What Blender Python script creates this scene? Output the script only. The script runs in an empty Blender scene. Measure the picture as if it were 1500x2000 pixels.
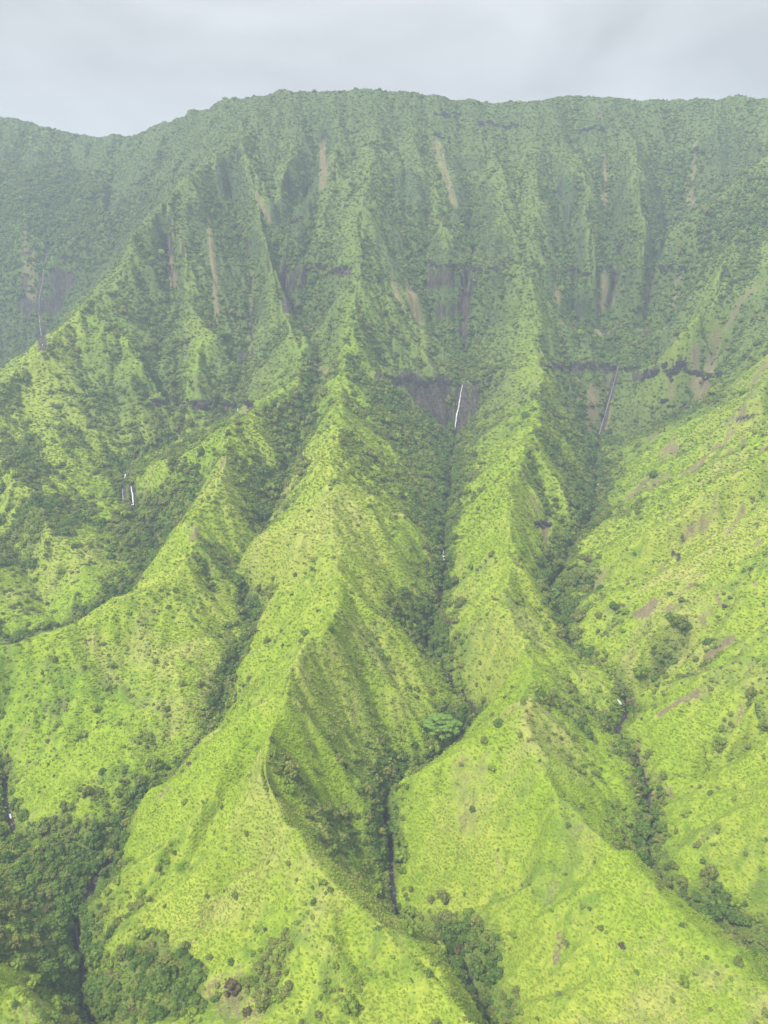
import bpy, bmesh, math, random
import numpy as np

# ------------------------------------------------------------------ camera, sky, sun, exposure
SC = bpy.context.scene
PITCH = math.radians(17.0)
FPX = 1500.0                                  # focal length in photo pixels (photo is 1500 x 2000)
cam_d = bpy.data.cameras.new('camera')
cam_d.sensor_fit = 'VERTICAL'
cam_d.angle = 2 * math.atan(1000.0 / FPX)
cam_d.clip_start = 1.0
cam_d.clip_end = 20000.0
cam = bpy.data.objects.new('camera', cam_d)
SC.collection.objects.link(cam)
cam.location = (0, 0, 0)                      # heights are measured from the helicopter
cam.rotation_euler = (math.radians(90) - PITCH, 0, 0)
SC.camera = cam

SUN_DIR = np.array([-0.44, -0.42, 0.95]); SUN_DIR /= np.linalg.norm(SUN_DIR)
SUN_EL = math.asin(SUN_DIR[2]); SUN_AZ = math.atan2(SUN_DIR[0], SUN_DIR[1])
w = bpy.data.worlds.new('World'); SC.world = w; w.use_nodes = True
nt = w.node_tree; nt.nodes.clear()
out = nt.nodes.new('ShaderNodeOutputWorld')
bg = nt.nodes.new('ShaderNodeBackground')
sky = nt.nodes.new('ShaderNodeTexSky'); sky.sky_type = 'NISHITA'; sky.sun_disc = False
sky.sun_elevation = SUN_EL; sky.sun_rotation = SUN_AZ % (2 * math.pi)
sky.air_density = 1.0; sky.dust_density = 2.0
bg.inputs['Strength'].default_value = 0.1
tc = nt.nodes.new('ShaderNodeTexCoord')
mp = nt.nodes.new('ShaderNodeMapping'); mp.inputs['Scale'].default_value = (1.0, 1.0, 2.2)
n1 = nt.nodes.new('ShaderNodeTexNoise'); n1.inputs['Scale'].default_value = 2.6; n1.inputs['Detail'].default_value = 6; n1.inputs['Roughness'].default_value = 0.5
n1.inputs['Distortion'].default_value = 0.4
cr = nt.nodes.new('ShaderNodeValToRGB')
cr.color_ramp.elements[0].position = 0.40; cr.color_ramp.elements[0].color = (1.56, 1.56, 1.56, 1)
cr.color_ramp.elements[1].position = 0.60; cr.color_ramp.elements[1].color = (2.10, 2.12, 2.15, 1)
mx = nt.nodes.new('ShaderNodeMix'); mx.data_type = 'RGBA'; mx.inputs['Factor'].default_value = 0.95
nt.links.new(tc.outputs['Generated'], mp.inputs['Vector']); nt.links.new(mp.outputs[0], n1.inputs['Vector'])
nt.links.new(n1.outputs['Fac'], cr.inputs['Fac'])
nt.links.new(sky.outputs[0], mx.inputs['A']); nt.links.new(cr.outputs[0], mx.inputs['B'])
nt.links.new(mx.outputs['Result'], bg.inputs['Color']); nt.links.new(bg.outputs[0], out.inputs['Surface'])

sun_d = bpy.data.lights.new('sun', 'SUN'); sun_d.energy = 1.45; sun_d.angle = math.radians(12); sun_d.color = (1.0, 0.96, 0.88)
sun = bpy.data.objects.new('sun', sun_d); SC.collection.objects.link(sun)
from mathutils import Vector
sun.rotation_euler = Vector(tuple(-SUN_DIR)).to_track_quat('-Z', 'Y').to_euler()
sun.location = (-300, -100, 400)
SC.view_settings.view_transform = 'Standard'; SC.view_settings.look = 'None'
SC.view_settings.exposure = 1.98; SC.view_settings.gamma = 1.0; SC.view_settings.use_curve_mapping = False
HAZE_DENSITY = 0.00031

rng = np.random.default_rng(7)
random.seed(7)

# ------------------------------------------------------------------ pixel -> direction
CP, SP = math.cos(PITCH), math.sin(PITCH)
def ray(px, py):
    px = np.asarray(px, float); py = np.asarray(py, float)
    xc = (px - 750) / FPX; yc = (1000 - py) / FPX
    return xc, CP + yc * SP, -SP + yc * CP
def at(px, py, Y):
    a, b, c = ray(px, py); t = Y / b
    return np.array([a * t, Y, c * t])
def project(x, y, z):
    d = y * CP - z * SP
    u = y * SP + z * CP
    return 750 + FPX * x / d, 1000 - FPX * u / d, d

# ------------------------------------------------------------------ noise
_perm = np.random.default_rng(3).permutation(256)
_perm = np.concatenate([_perm, _perm]).astype(np.int32)
_ga = np.random.default_rng(4).uniform(0, 2 * np.pi, 256)
_gx, _gy = np.cos(_ga).astype(np.float32), np.sin(_ga).astype(np.float32)
def pn(x, y, seed=0):
    xi = np.floor(x).astype(np.int32); yi = np.floor(y).astype(np.int32)
    fx = (x - xi).astype(np.float32); fy = (y - yi).astype(np.float32)
    u = fx * fx * fx * (fx * (fx * 6 - 15) + 10); v = fy * fy * fy * (fy * (fy * 6 - 15) + 10)
    def g(dx, dy):
        h = _perm[_perm[(xi + dx + seed * 37) & 255] + ((yi + dy + seed * 91) & 255)]
        return _gx[h] * (fx - dx) + _gy[h] * (fy - dy)
    a = g(0, 0) * (1 - u) + g(1, 0) * u
    b = g(0, 1) * (1 - u) + g(1, 1) * u
    return (a * (1 - v) + b * v) * 1.5
def fbm(x, y, wl, octv=4, seed=0, gain=0.5):
    s = 0; amp = 1.0; tot = 0
    for o in range(octv):
        s = s + amp * pn(x / wl, y / wl, seed + o); tot += amp
        amp *= gain; wl /= 2.03
    return s / tot
def sst(a, b, x):
    t = np.clip((x - a) / (b - a), 0, 1); return t * t * (3 - 2 * t)

# ------------------------------------------------------------------ control network: crests, streams, cliff edges
# every point: photo pixel and the forward distance (metres) at which that crest or stream bed stands
RIDGES = dict(
 wall=[(-260,190,1600),(-120,215,1580),(0,225,1550),(60,236,1552),(110,255,1550),(190,270,1540),(235,266,1530),(275,262,1505),(310,245,1480),(350,230,1455),(395,211,1430),
       (460,190,1390),(520,185,1365),(560,176,1350),(600,180,1343),(650,178,1340),(740,171,1330),(800,180,1332),(860,187,1335),(930,193,1342),(970,200,1345),(1010,200,1346),
       (1060,191,1342),(1120,188,1345),(1190,188,1340),(1240,195,1335),(1290,190,1330),(1340,195,1318),(1400,190,1300),(1450,182,1285),(1520,195,1255),(1640,180,1200),(1800,170,1120)],
 r2=[(740,171,1330),(735,260,1260),(720,340,1180),(700,430,1090),(705,540,990),(690,640,890),(668,740,780),(665,800,690),(655,880,600),(640,960,530),(655,1050,485),(660,1110,445),
     (655,1190,400),(597,1245,370),(545,1350,330),(520,1490,290),(580,1640,258),(635,1710,245),(750,1800,232),(825,1860,224),(915,1970,206),(960,2030,196),(1100,2200,170)],
 r2spur=[(545,1350,330),(450,1425,325),(395,1480,318),(325,1525,315),(260,1600,305),(236,1665,297)],
 r3=[(1045,192,1342),(1045,250,1290),(1050,340,1220),(1040,430,1140),(1025,500,1080),(1032,560,1035),(1050,620,985),(1060,700,905),(1058,740,850),(1050,790,775),(1035,860,680),(990,960,575),
     (998,1040,530),(995,1100,490),(985,1165,450),(1000,1200,432),(1020,1250,408),(1048,1335,370),(1025,1392,342),(1060,1480,315),(1095,1550,293),(1180,1635,272),(1250,1710,257),(1325,1780,243),(1400,1840,232),(1500,1925,216),(1700,2060,190)],
 r3spur=[(1025,1392,342),(995,1400,342),(950,1420,343),(920,1445,340),(840,1485,337),(785,1515,335)],
 l1=[(560,176,1350),(525,215,1305),(440,290,1230),(390,325,1190),(320,395,1130),(270,450,1080),(222,555,990),(155,600,915),(100,660,860),(50,710,815),(0,755,770),(-100,850,680),(-220,950,590),(-420,1050,520)],
 l1a=[(50,710,815),(40,780,780),(95,820,755),(135,880,715),(170,930,690),(215,990,655)],
 l1b=[(-100,850,680),(20,905,655),(70,990,600),(130,1060,570),(170,1120,545)],
 l1c=[(155,600,915),(215,630,900),(270,690,870),(300,740,850),(325,790,830),(340,845,800)],
 l1d=[(320,395,1130),(365,480,1070),(372,600,985),(390,640,950),(385,720,895),(362,800,840),(350,850,805)],
 l2=[(500,186,1372),(470,250,1270),(485,320,1200),(505,400,1140),(520,470,1080),(540,560,1015),(565,625,960),(592,690,870),(580,735,800),(530,778,745),(480,815,690),(450,828,665),(440,880,630),(432,925,595),(400,975,570),
     (372,1003,555),(388,1050,520),(335,1118,480),(240,1170,450),(120,1225,425),(0,1262,405),(-120,1300,385)],
 l2b=[(445,835,663),(400,865,658),(350,886,655),(300,905,668),(262,920,680)],
 l2c=[(335,1118,480),(370,1215,447),(425,1268,432)],
 l2d=[(388,1050,520),(440,1130,505),(455,1150,500)],
 r2sub=[(655,1050,485),(560,1030,510),(505,1050,520),(480,1090,515),(450,1135,505)],
 r2r=[(668,740,780),(730,790,760),(780,850,745),(810,900,740)],
 r2r2=[(660,1110,445),(730,1190,430),(790,1260,425),(850,1330,420),(900,1380,415)],
 r3r=[(1035,860,680),(1085,920,660),(1110,985,640),(1115,1050,612)],
 s4=[(1640,180,1200),(1560,270,1130),(1500,330,1095),(1440,375,1105),(1375,410,1110),(1305,460,1110)],
 s4b=[(1500,330,1095),(1440,470,1010),(1400,560,960),(1330,640,930),(1290,700,940)],
 r4=[(1560,270,1130),(1620,430,960),(1640,560,830),(1600,640,720),(1500,742,690),(1440,790,715),(1350,842,735),(1280,885,735),(1215,945,715),(1180,985,690)],
 r4top=[(1600,640,720),(1800,740,570),(1900,1000,400),(1900,1400,280),(1900,1800,205)],
 r4b=[(1700,720,579),(1500,870,545),(1400,945,540),(1330,1000,536),(1220,1062,542),(1140,1095,560)],
 r4c=[(1820,850,482),(1500,1060,429),(1430,1115,425),(1350,1170,427),(1270,1240,425),(1225,1300,417)],
 r4d=[(1880,1000,386),(1500,1290,352),(1400,1390,345),(1330,1450,340),(1295,1500,340)],
 r4e=[(1880,1400,270),(1500,1580,290),(1420,1640,290),(1360,1680,290)],
 fl=[(-420,1600,300),(-150,1650,280),(0,1641,300),(50,1655,300),(150,1672,299),(205,1686,298)],
 fl2=[(-150,1650,280),(-100,1800,228),(0,1905,214),(60,1960,208),(120,2060,190)],
 x1=[(1120,300,1245),(1140,345,1212),(1150,420,1145),(1165,500,1090)],
 x2=[(1240,280,1262),(1243,322,1225),(1250,400,1150),(1258,490,1092)],
 x10=[(590,180,1344),(585,250,1285),(560,330,1215),(545,390,1165)],
 x13=[(320,240,1475),(335,290,1400),(300,350,1330)],
 x3=[(930,193,1342),(960,260,1285),(985,360,1200),(975,440,1125)],
 x4=[(800,180,1332),(840,290,1255),(860,400,1160),(870,480,1095)],
 x5=[(110,255,1550),(160,330,1470),(225,380,1400),(190,450,1330)],
 x6=[(650,178,1340),(660,260,1265),(650,350,1175),(620,440,1110)],
 x7=[(770,580,1000),(795,650,965),(820,700,945)],
)
VALLEYS = dict(
 a=[(200,2060,222),(170,1990,235),(162,1925,248),(150,1840,268),(155,1800,277),(195,1720,298),(225,1692,304),(140,1668,311),(50,1648,315),(30,1632,320),(20,1590,333),(0,1515,360),(-60,1460,382),(-110,1400,405),(-100,1330,435),
    (0,1275,465),(120,1235,490),(240,1178,530),(300,1118,580),(320,1085,607),(312,1065,618),(290,1035,642),(262,988,680),(257,948,690),(244,928,706),(240,912,735),(345,876,790),(440,842,835),(463,818,868),(465,788,880),(470,740,918),(490,690,955),(490,610,1010),(490,540,1045),(470,450,1110),(450,390,1165)],
 a2=[(345,876,790),(330,830,830),(330,803,850),(330,782,862),(300,735,890),(330,650,960),(335,560,1025),(332,500,1070)],
 b=[(960,2060,226),(940,1990,240),(900,1900,260),(830,1835,276),(775,1790,287),(770,1750,297),(760,1670,319),(745,1600,342),(780,1545,360),(850,1490,380),(925,1425,407),(930,1400,417),(880,1340,442),(840,1290,465),(832,1245,488),(860,1190,520),(870,1130,558),(866,1085,590),
    (870,1020,645),(878,960,710),(880,900,795),(888,843,895),(902,752,918),(908,700,970),(905,672,1000),(914,530,1032),(925,500,1062),(915,450,1115)],
 c=[(1620,1980,236),(1500,1897,256),(1400,1832,271),(1310,1750,289),(1262,1680,307),(1266,1610,327),(1262,1550,345),(1235,1490,365),(1200,1440,383),(1222,1400,400),(1210,1370,412),(1120,1270,465),(1090,1200,508),(1080,1150,545),(1110,1095,590),(1150,1030,660),(1168,945,775),(1165,910,830),
    (1170,856,925),(1207,715,972),(1195,660,1030),(1187,648,1045),(1205,530,1080),(1205,500,1105),(1190,440,1160)],
 c2=[(1195,660,1030),(1250,655,1035),(1260,645,1045),(1275,535,1080),(1292,500,1110),(1300,440,1168)],
 c3=[(1165,885,870),(1260,862,850),(1350,815,860),(1372,760,895)],
 g4a=[(1560,780,685),(1500,815,677),(1400,880,672),(1300,945,667),(1200,1010,669),(1158,1018,685)],
 g4b=[(1600,905,557),(1500,975,540),(1400,1045,529),(1300,1110,524),(1200,1160,529),(1092,1185,531)],
 g4c=[(1600,1100,445),(1500,1180,433),(1400,1270,426),(1300,1340,419),(1222,1392,413)],
 g4d=[(1600,1350,363),(1500,1440,352),(1400,1530,345),(1320,1580,342),(1267,1605,335)],
 gl2=[(20,1590,333),(110,1500,355),(190,1420,378),(250,1340,405)],
 gl1=[(120,1235,490),(60,1130,560),(-20,1020,620)],
 gr3=[(770,1750,297),(870,1780,283),(960,1760,282),(1010,1700,288)],
 gr2b=[(860,1190,520),(790,1110,510),(740,1030,520),(720,960,545)],
 gr3b=[(840,1290,465),(900,1230,455),(950,1150,470)],
 g1=[(225,1692,304),(250,1622,327),(330,1540,352),(400,1455,378),(440,1380,408),(470,1295,447),(495,1225,483),(478,1180,510),(462,1120,545),(500,1060,578),(545,990,630),(560,930,675),(590,870,720),(612,800,775),(622,730,870),(600,660,965),(560,610,1025),(553,510,1052),(570,430,1120),(600,380,1180),(630,290,1262)],
 h=[(200,2060,222),(270,1960,224),(330,1890,236),(400,1820,250),(440,1740,265)],
 far=[(-60,800,1180),(60,690,1200),(84,684,1210),(76,610,1225),(92,492,1250),(180,452,1290),(210,330,1430)],
 far0=[(-150,900,950),(0,810,1000),(60,750,1050),(100,692,1130),(84,684,1210)],
 far2=[(84,684,1210),(130,600,1230),(190,560,1240),(240,470,1260),(330,330,1380)],
 far3=[(-60,800,1180),(50,660,1215),(48,440,1290),(60,330,1420)],
 gx1=[(1187,648,1045),(1125,640,1035),(1120,540,1070),(1108,450,1135)],
 gx2=[(905,672,1000),(845,640,1005),(835,520,1050),(815,440,1100)],
)
# cliff edges: rock steps across the valley heads (top edge, bottom edge)
CLIFFS = dict(
 b_top=[(742,733,905),(800,742,912),(850,748,916),(902,752,918),(960,742,915)],
 b_base=[(775,765,880),(820,812,886),(888,843,895),(925,838,893),(955,790,890)],
 c_top=[(1075,712,955),(1140,712,968),(1207,715,972),(1300,722,968),(1400,738,935)],
 c_base=[(1110,770,930),(1140,830,925),(1170,856,925),(1230,850,915),(1340,812,905)],
 c2_top=[(1085,532,1062),(1120,538,1070),(1205,530,1080),(1275,535,1080),(1335,530,1062)],
 c2_base=[(1090,618,1025),(1125,640,1035),(1187,648,1045),(1260,645,1045),(1310,625,1030)],
 b2_top=[(835,520,1050),(914,530,1032),(985,525,1055)],
 b2_base=[(845,640,1005),(905,672,1000),(970,640,1010)],
 a_top=[(300,782,856),(330,782,862),(400,790,868),(465,788,880),(490,792,850)],
 a_base=[(300,800,846),(330,803,850),(400,812,856),(463,818,868),(480,812,842)],
 g_top=[(545,510,1050),(575,522,1050),(690,528,1010)],
 g_base=[(545,600,1022),(575,570,1028),(680,560,995)],
)
EDGE = [(-850,100,-180),(850,100,-170),(-850,1750,120),(0,1750,60),(850,1750,40),(850,700,60),(-850,900,-60),(850,1200,160)]

GS = 3.0
X0, X1, Y0g, Y1g = -870.0, 870.0, 95.0, 1760.0
NXg = int((X1 - X0) / GS) + 1; NYg = int((Y1g - Y0g) / GS) + 1

def proud(pts, sgn):
    """on the head wall spurs stand forward of the wall and gullies are cut back into it"""
    return [(x, y, Y * (1 - sgn * .02 * float(sst(940, 1060, Y) * (1 - sst(1220, 1320, Y))))) for x, y, Y in pts]
def densify(pts, jit, seed, step=2.0):
    """world polyline through the control points, with a natural wobble in plan"""
    P = np.array([at(*p) for p in pts])
    # Catmull-Rom through the points
    Q = np.vstack([2 * P[0] - P[1], P, 2 * P[-1] - P[-2]])
    o = []
    for i in range(len(P) - 1):
        p0, p1, p2, p3 = Q[i], Q[i + 1], Q[i + 2], Q[i + 3]
        n = max(2, int(np.linalg.norm(p2 - p1) / step))
        t = np.linspace(0, 1, n, endpoint=False)[:, None]
        cr_ = 0.5 * ((2 * p1) + (-p0 + p2) * t + (2 * p0 - 5 * p1 + 4 * p2 - p3) * t ** 2 + (-p0 + 3 * p1 - 3 * p2 + p3) * t ** 3)
        li = p1 + (p2 - p1) * t
        o.append(0.55 * cr_ + 0.45 * li)
    o.append(P[-1:]); o = np.vstack(o)
    s = np.concatenate([[0], np.cumsum(np.linalg.norm(np.diff(o, axis=0), axis=1))])
    far = np.clip(o[:, 1] / 600, 0.6, 1.8)
    fade = np.clip(np.minimum(s, s[-1] - s) / 25, 0, 1)
    for k, (wl, a) in enumerate(((55, 1.0), (23, 0.6), (11, 0.35))):
        o[:, 0] += fade * far * jit * a * pn(s / wl, s * 0 + seed * 1.7 + k, seed)
        o[:, 1] += fade * far * jit * a * pn(s / wl + 40, s * 0 + seed * 1.7 + k, seed + 9)
        if jit > 0: o[:, 2] += fade * far * 0.45 * jit * a * pn(s / (wl * .8) + 80, s * 0 + seed * 2.3 + k, seed + 5)
    return o

LINES = {}
sd = 1
for grp, jit, rv in ((RIDGES, 3.4, 1.0), (VALLEYS, 2.4, 0.0), (CLIFFS, 0.9, None)):
    for k, v in grp.items():
        sd += 1
        r_ = rv
        if rv is None: r_ = 0.45 if k.endswith('top') else 0.15
        if grp is not CLIFFS and k != 'wall': v = proud(v, 1 if grp is RIDGES else -1)
        LINES[k] = (densify(v, jit if k != 'wall' else 4.0, sd), r_)

def solve():
    """membrane through the control lines: knife-edge crests, V-shaped streams"""
    allp = np.vstack([l[0] for l in LINES.values()] + [np.array(EDGE, float)])
    allr = np.concatenate([np.full(len(l[0]), l[1]) for l in LINES.values()] + [np.full(len(EDGE), 0.5)])
    z = r = None
    for lev in (5, 4, 3, 2, 1, 0):
        h = GS * 2 ** lev
        nx = int(math.ceil((X1 - X0) / h)) + 1; ny = int(math.ceil((Y1g - Y0g) / h)) + 1
        ix = np.clip(np.rint((allp[:, 0] - X0) / h).astype(int), 0, nx - 1); iy = np.clip(np.rint((allp[:, 1] - Y0g) / h).astype(int), 0, ny - 1)
        f = iy * nx + ix
        cnt = np.bincount(f, minlength=nx * ny)
        cz = np.bincount(f, allp[:, 2], nx * ny) / np.maximum(cnt, 1); crr = np.bincount(f, allr, nx * ny) / np.maximum(cnt, 1)
        m = (cnt > 0).reshape(ny, nx); cz = cz.reshape(ny, nx); crr = crr.reshape(ny, nx)
        if z is None:
            z = np.full((ny, nx), -150.0); r = np.full((ny, nx), 0.5)
        else:
            def up(a):
                yy = np.minimum(np.arange(ny) / 2, a.shape[0] - 1.001); xx = np.minimum(np.arange(nx) / 2, a.shape[1] - 1.001)
                j = yy.astype(int); i = xx.astype(int); fy = (yy - j)[:, None]; fx = (xx - i)[None]
                return (a[j][:, i] * (1 - fy) * (1 - fx) + a[j + 1][:, i] * fy * (1 - fx) + a[j][:, i + 1] * (1 - fy) * fx + a[j + 1][:, i + 1] * fy * fx)
            z = up(z); r = up(r)
        for it in range([60, 90, 90, 120, 150, 400][lev]):
            for a, c in ((z, cz), (r, crr)):
                p = np.pad(a, 1, mode='edge')
                n = 0.25 * (p[:-2, 1:-1] + p[2:, 1:-1] + p[1:-1, :-2] + p[1:-1, 2:])
                n = a + 1.0 * (n - a)
                n[m] = c[m]
                a[:] = n
    for it in range(2):
        p = np.pad(z, 1, mode='edge')
        z = 0.5 * z + 0.125 * (p[:-2, 1:-1] + p[2:, 1:-1] + p[1:-1, :-2] + p[1:-1, 2:])
    return z, r
ZB, RB = solve()
NYg, NXg = ZB.shape
def harmonic(keys):
    P = np.vstack([LINES[k][0] for k in keys]); z = None
    for lev in (5, 4, 3, 2):
        h = GS * 2 ** lev
        nx = int(math.ceil((X1 - X0) / h)) + 1; ny = int(math.ceil((Y1g - Y0g) / h)) + 1
        ix = np.clip(np.rint((P[:, 0] - X0) / h).astype(int), 0, nx - 1); iy = np.clip(np.rint((P[:, 1] - Y0g) / h).astype(int), 0, ny - 1)
        f = iy * nx + ix; cnt = np.bincount(f, minlength=nx * ny)
        c = (np.bincount(f, P[:, 2], nx * ny) / np.maximum(cnt, 1)).reshape(ny, nx); m = (cnt > 0).reshape(ny, nx)
        if z is None: z = np.full((ny, nx), P[:, 2].mean())
        else: z = np.repeat(np.repeat(z, 2, 0), 2, 1)[:ny, :nx]; z = np.pad(z, ((0, ny - z.shape[0]), (0, nx - z.shape[1])), mode='edge')
        for it in range(160):
            p = np.pad(z, 1, mode='edge'); z = .25 * (p[:-2, 1:-1] + p[2:, 1:-1] + p[1:-1, :-2] + p[1:-1, 2:]); z[m] = c[m]
    xx = np.minimum(np.arange(NXg) * GS / h, z.shape[1] - 1.001); yy = np.minimum(np.arange(NYg) * GS / h, z.shape[0] - 1.001)
    i = xx.astype(int); j = yy.astype(int); fx = (xx - i)[None]; fy = (yy - j)[:, None]
    return z[j][:, i] * (1 - fy) * (1 - fx) + z[j + 1][:, i] * fy * (1 - fx) + z[j][:, i + 1] * (1 - fy) * fx + z[j + 1][:, i + 1] * fy * fx
from mathutils.kdtree import KDTree
def dist_field(keys):
    P = np.vstack([LINES[k][0][::2] for k in keys]); kd = KDTree(len(P))
    for n, p in enumerate(P): kd.insert((p[0], p[1], 0), n)
    kd.balance(); D = np.empty((NYg, NXg)); I = np.empty((NYg, NXg), int)
    for j in range(NYg):
        y = Y0g + j * GS
        for i in range(NXg):
            _, n, d = kd.find((X0 + i * GS, y, 0)); D[j, i] = d; I[j, i] = n
    return D, P[I, 2]
rk = [k for k in LINES if k in RIDGES]; vk = [k for k in LINES if k in VALLEYS]; ck = [k for k in LINES if k in CLIFFS]
DR, _zr = dist_field(rk); DV, _zv = dist_field(vk); DC, _ = dist_field(ck)
S = (DV + 0.3) / (DV + DR + 0.6)
DM, _ = dist_field([k for k in vk if not k.startswith(('g4', 'gl', 'gr', 'h'))])
SM = (DM + 0.3) / (DM + DR + 0.6)
def blur(a, n):
    for it in range(n):
        p = np.pad(a, 1, mode='edge'); a = 0.4 * a + 0.15 * (p[:-2, 1:-1] + p[2:, 1:-1] + p[1:-1, :-2] + p[1:-1, 2:])
    return a
Hr = blur(np.clip(harmonic(rk) - harmonic(vk), 0, 260), 6)
yy_ = (Y0g + np.arange(NYg) * GS)[:, None]
PLW = (0.9 - 0.45 * sst(650, 950, yy_)) * sst(12, 45, DC) * (1 - sst(1250, 1330, yy_))
# straight flanks between crest and stream instead of the membrane's sag
ZP = ZB + np.clip(Hr, 0, 120) * blur(np.clip(S - RB, -.45, .45), 1)
ZB = ZB * (1 - PLW) + ZP * PLW
RM = np.where(yy_ < 1250, SM, RB)
RB = np.where(yy_ < 1250, S, RB)

def cubic(a, x, y):
    u = np.clip((x - X0) / GS, 1, NXg - 3.001); v = np.clip((y - Y0g) / GS, 1, NYg - 3.001)
    i = u.astype(int); j = v.astype(int); fx = u - i; fy = v - j
    def wts(t): # B-spline: smooth
        return ((1 - t) ** 3 / 6, (3 * t ** 3 - 6 * t ** 2 + 4) / 6, (-3 * t ** 3 + 3 * t ** 2 + 3 * t + 1) / 6, t ** 3 / 6)
    wx, wy = wts(fx), wts(fy); s = 0
    for q in range(4):
        row = 0
        for p in range(4): row = row + wx[p] * a[j + q - 1, i + p - 1]
        s = s + wy[q] * row
    return s

# ------------------------------------------------------------------ fine terrain grid: rows get wider apart with distance
NC, NR = 860, 1240
YA, YB = 120.0, 1740.0
def hw(y): return 0.47 * y + 95.0
RL = math.log(YB / YA) / (NR - 1)
yrow = YA * np.exp(RL * np.arange(NR))
U = np.linspace(-1, 1, NC)
GX = U[None, :] * hw(yrow)[:, None]; GY = np.repeat(yrow[:, None], NC, 1)
Z = cubic(ZB, GX, GY); R = np.clip(cubic(RB, GX, GY), 0, 1); RF = np.clip(cubic(RM, GX, GY), 0, 1)

def grads(Z):
    dy = np.gradient(Z, axis=0) ; dx = np.gradient(Z, axis=1)
    gx = dx / np.gradient(GX, axis=1)
    dxr = np.gradient(GX, axis=0); gy = (dy - gx * dxr) / np.gradient(GY, axis=0)
    return gx, gy

def erode(px, py, gx, gy, wl, seed):
    """gullies that run down the slope"""
    g = np.sqrt(gx * gx + gy * gy) + 1e-6
    dx, dy = -gy / g, gx / g
    cx = np.floor(px / wl); cy = np.floor(py / wl)
    sc = ss = sw = 0
    for i in (-1, 0, 1):
        for j in (-1, 0, 1):
            ax = (cx + i).astype(np.int32); ay = (cy + j).astype(np.int32)
            h1 = _perm[_perm[(ax + seed * 13) & 255] + ((ay + seed * 7) & 255)]; h2 = _perm[(h1 + 57 + seed) & 255]
            qx = (px / wl - (ax + 0.15 + 0.7 * h1 / 255.0)); qy = (py / wl - (ay + 0.15 + 0.7 * h2 / 255.0))
            ww = np.exp(-(qx * qx + qy * qy) * 2.2)
            ph = (qx * dx + qy * dy) * 2 * np.pi
            sc = sc + ww * np.cos(ph); ss = ss + ww * np.sin(ph); sw = sw + ww
    return sc / sw, ss / sw, dx, dy

gx, gy = grads(Z)
SL = np.sqrt(gx * gx + gy * gy)
wallf = sst(760, 1000, GY)                      # towards the head wall the flutes get deeper
fade = np.clip(4.0 * R * (1 - R), 0, 1) ** 0.7
ZE = np.zeros_like(Z)
for k, (wl, amp, ampw) in enumerate(((105, 3.0, 11.0), (58, 5.0, 11.0), (31, 4.4, 5.0), (15.5, 2.3, 2.6), (7.5, 1.0, 1.4))):
    c, s, dx, dy = erode(GX, GY, gx, gy, wl, 11 + k)
    A = (amp + (ampw * (1 - (.25 if wl > 50 else .1) * sst(1130, 1260, GY)) - amp) * wallf) * np.clip(.85 + 1.3 * fbm(GX, GY, wl * 2.6, 2, 80 + k), .15, 1.7) * np.clip(SL, 0.1, 1.2) * (0.18 + 0.3 * wallf + (0.82 - 0.3 * wallf) * fade)
    ZE += A * c
    sl = -s * 2 * np.pi / wl * A * 0.8
    gx = gx + sl * dx; gy = gy + sl * dy
Z = Z + ZE
# basalt beds: faint benches that run level along the wall
bed = sst(700, 950, GY) * (1 - sst(0.55, 0.95, R))
ph = (Z + 5 * fbm(GX, GY, 160, 3, 50)) * 2 * np.pi / 41.0
Z = Z + bed * 3.6 * np.sin(ph) * (0.5 + 0.8 * np.clip(fbm(GX, GY, 90, 2, 51) + .3, 0, 1))
# hummocks
Z += 2.4 * fbm(GX, GY, 34, 3, 20) + (1.15 + 0.9 * wallf) * fbm(GX, GY, 9, 3, 21) + (0.22 + 0.5 * wallf) * fbm(GX, GY, 3.4, 2, 22)

def lut(a, x, y):
    """bilinear look-up in the fine grid"""
    x = np.asarray(x, float); y = np.clip(np.asarray(y, float), YA, YB * 0.999)
    v = np.log(y / YA) / RL; u = np.clip((x / hw(y) + 1) * 0.5 * (NC - 1), 0, NC - 1.001)
    j = np.clip(v.astype(int), 0, NR - 2); i = u.astype(int); fv = v - j; fu = u - i
    return a[j, i] * (1 - fv) * (1 - fu) + a[j + 1, i] * fv * (1 - fu) + a[j, i + 1] * (1 - fv) * fu + a[j + 1, i + 1] * fv * fu

def hit(px, py):
    """first terrain point behind a photo pixel"""
    px = np.atleast_1d(np.asarray(px, float)); py = np.atleast_1d(np.asarray(py, float))
    a, b, c = ray(px, py)
    t = np.full(px.shape, 130.0); done = np.zeros(px.shape, bool)
    while True:
        zz = lut(Z, a * t, b * t)
        done |= (c * t <= zz) | (t > 2000)
        if done.all(): break
        t = np.where(done, t, t + np.clip((c * t - zz) * 0.35, 0.4, 8.0))
    return np.stack([a * t, b * t, lut(Z, a * t, b * t)], -1)

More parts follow.
